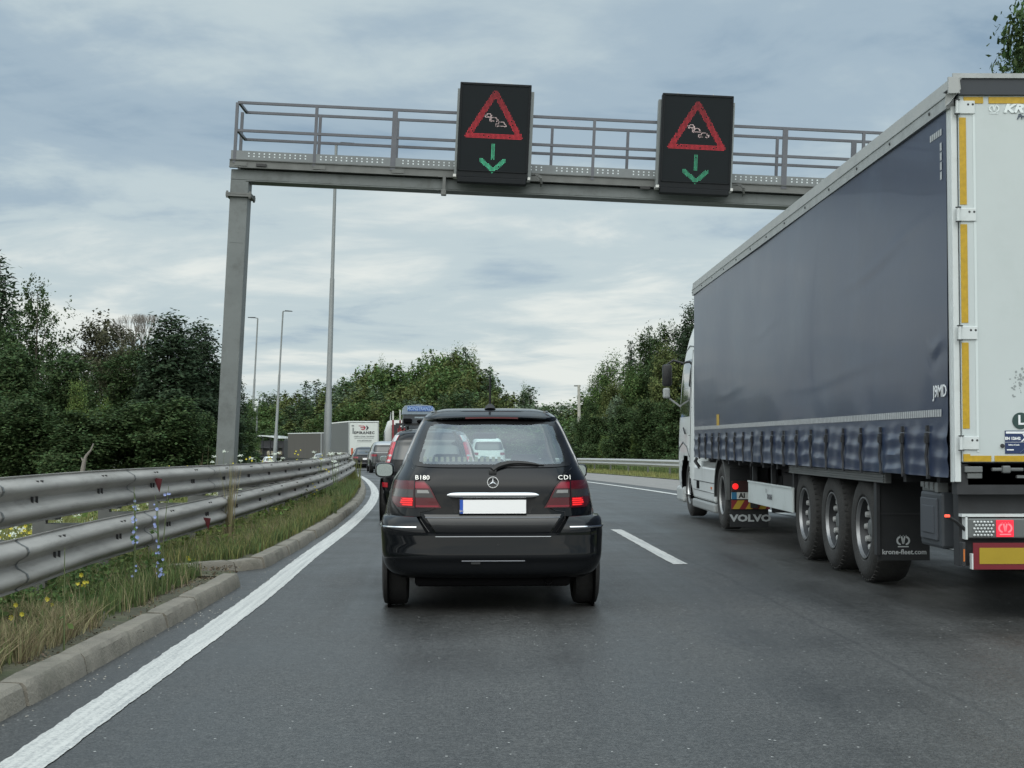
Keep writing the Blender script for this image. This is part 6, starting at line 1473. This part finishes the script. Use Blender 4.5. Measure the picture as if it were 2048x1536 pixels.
def plant(u, v, d, label, kind, name='wildflower', h=.5, n=7, grp=None, sp=.12, foot=None):
    p = P(u, v, d); g = zr(d)+.02-.10*max(0, kerbx(d)-p.x-1.8) if foot is None else foot
    h = p.z-g; t = thing(name, label, 'plant', (p.x, d, g), (0,0,0), grp); r = random.Random(int(u*7+v)); b = MB(); fl = MB(); lf = []
    for k in range(n):
        a = r.uniform(0, 6.28); q = sp*r.uniform(.2, 1); hh = h*r.uniform(.72, 1.02); tip = (math.cos(a)*q, math.sin(a)*q*.6, hh)
        b.tube([(math.cos(a)*.02, math.sin(a)*.02, 0), (tip[0]*.4, tip[1]*.4, hh*.5), tip], [.006, .004, .002], 4, cap=False)
        if kind == 'umbel':
            for _ in range(30):
                x_, y_, z_ = r.gauss(0, .022), r.gauss(0, .022), hh+r.gauss(0, .010); s = .007; a1 = r.uniform(0, 3); e1 = Vector((math.cos(a1), .4*math.sin(a1), math.sin(a1)))*s; e2 = Vector((-math.sin(a1), .3, math.cos(a1)))*s; c = Vector((tip[0]+x_, tip[1]+y_, z_))
                fl.add([c-e1, c-e2, c+e1, c+e2], [(0,1,2,3)])
        elif kind in ('yellow', 'orange'):
            for _ in range(r.randint(1, 3) if kind == 'yellow' else 1):
                c = Vector((tip[0]+r.gauss(0, .035), tip[1]+r.gauss(0, .03), hh-r.uniform(0, .10))); s = r.uniform(.010, .017)*(1.2 if kind == 'orange' else 1)
                for w in range(6):
                    e = w*1.05; o1 = Vector((math.cos(e), -.5, math.sin(e)))*s; o2 = Vector((math.cos(e+.8), -.5, math.sin(e+.8)))*s; fl.add([c, c+o1, c+(o1+o2)*.62, c+o2], [(0,1,2,3)])
        elif kind == 'blue':
            for _ in range(6):
                z_ = hh*r.uniform(.18, 1.0); c = Vector((tip[0]*z_/hh+r.gauss(0,.012), tip[1]*z_/hh-.01, z_)); s = r.uniform(.007, .013)
                for w in range(8):
                    e = w*.785; o1 = Vector((math.cos(e), -.25, math.sin(e)))*s; o2 = Vector((math.cos(e+.6), -.25, math.sin(e+.6)))*s; fl.add([c, c+o1, c+(o1+o2)*.6, c+o2], [(0,1,2,3)])
        for _ in range(5):
            z_ = hh*r.uniform(.05, .7); lf.append((tip[0]*z_/hh+r.gauss(0,.02), tip[1]*z_/hh+r.gauss(0,.02), z_))
    b.build('stems', M_STEM, t, fix=False)
    if fl.f: fl.build('flowers', {'umbel': M_WF, 'yellow': M_YF, 'orange': M_OF, 'blue': M_BF}[kind], t, fix=False)
    C = np.array(lf); o = bpy.data.objects.new('leaves', leaves_mesh('leaves', C, unit(rng.normal(size=C.shape)), .05, L_MID, 5)); COL.objects.link(o); o.parent = t
    return t
plant(272, 962, 11.2, 'chicory with small blue flowers in front of the guard rail, left of the pair', 'blue', 'chicory', n=3, sp=.03, foot=.1)
plant(322, 972, 11.5, 'chicory with small blue flowers, right of the pair, beside the upper red reflector', 'blue', 'chicory', n=4, sp=.08, foot=.1)
plant(130, 1050, 8.4, 'thin dark weed stalk crossing the lower beam of the guard rail', 'none', 'weed_stalk', n=1, sp=.02, foot=.1)
GW = 'flowers behind the guard rail'
rf = random.Random(9)
for k, u in enumerate(range(5, 640, 13)):
    d = lerp(10.5, 27, (u/640)**.8)+rf.uniform(0, 3); base = interp([(0,1062),(180,1035),(330,1010),(450,990),(560,975),(640,962)])(u)
    kd = rf.choice(['umbel', 'umbel', 'yellow'] if u < 240 else ['yellow', 'yellow', 'umbel'])
    plant(u, base-rf.uniform(-6, 10), d, 'white flowered umbel seen through the gap between the rail beams' if kd == 'umbel' else 'yellow wildflower seen through the gap between the rail beams', kd, 'wildflower', n=5, grp=GW, sp=.25)
for u, v, kd, lab in ((331, 925, 'yellow', 'small yellow flower head showing just above the upper rail left of the gantry post'), (385, 932, 'yellow', 'low yellow flowers along the top of the rail left of the gantry post'), (478, 912, 'yellow', 'yellow flowers against the foot of the gantry post'), (560, 905, 'umbel', 'white umbel in front of the middle lamp column'),
                      (492, 905, 'umbel', 'white umbel between the gantry post and the left lamp column'), (509, 914, 'orange', 'orange flower in front of the left lamp column'), (595, 900, 'yellow', 'tall yellowish stalks against the brown trailer'), (625, 893, 'umbel', 'pale stalks against the right part of the brown trailer'),
                      (672, 908, 'umbel', 'pale weeds in front of the silver roofed car'), (440, 905, 'umbel', 'pale weed at the left side of the gantry post'), (640, 905, 'yellow', 'yellowish weeds left of the tallest lamp column'), (535, 908, 'yellow', 'yellow flowers between the two slim lamp columns')):
    plant(u, v, 26+rf.uniform(-2, 5), lab, kd, 'wildflower', n=6, grp='flowers standing above the upper rail', sp=.22)
for u, v, d in ((170, 1145, 10.6), (98, 1190, 9.6), (385, 1110, 14.5), (575, 1020, 23), (45, 1195, 9.0), (560, 1008, 22)):
    plant(u, v, d, 'small yellow flower in the grass under the lower beam', 'yellow', 'wildflower', n=2, sp=.05, grp='yellow flowers in the verge grass', foot=.08)
def stalks(u0, u1, vt, d, n, label, m=M_DRY):
    x0 = P(u0, 900, d).x; x1 = P(u1, 900, d).x; zt_ = P(u0, vt, d).z; g = zr(d)-.05
    t = thing('tall_grass', label, 'plant', ((x0+x1)/2, d, g)); blades('stalks', lambda r: (r.uniform(-1, 1)*(x1-x0)/2, r.uniform(-.1, .1), 0), n, (zt_-g)*.9, .012, m, int(u0), '', lean=.12, root=t); return t
stalks(452, 464, 930, 17, 60, 'dry straw coloured stalks standing in front of the upper beam near the gantry post')
stalks(696, 722, 915, 41, 160, 'tall dry weeds at the end of the guard rail by the black hatchback', M_YG)
stalks(640, 690, 905, 38, 160, 'pale weeds growing through the rail where it curves away', M_DRY)
stalks(400, 440, 905, 26, 60, 'thin weeds left of the gantry post')
# loose grit on the asphalt beside the kerb
r = random.Random(11); b = MB()
for _ in range(260):
    y = r.uniform(6, 30); x = kerbx(y)+abs(r.gauss(0, .10))+.01; s = r.uniform(.003, .009); q = [Vector((x+math.cos(t)*s, y+math.sin(t)*s, zr(y)+.001)) for t in (0, 2.1, 4.2)]; b.add(q+[Vector((x, y, zr(y)+s))], [(0,1,3),(1,2,3),(2,0,3)])
stuff(b.build('grit', mat('grit', (.3,.29,.26), .9), None, fix=False), 'loose grit along the foot of the kerb')
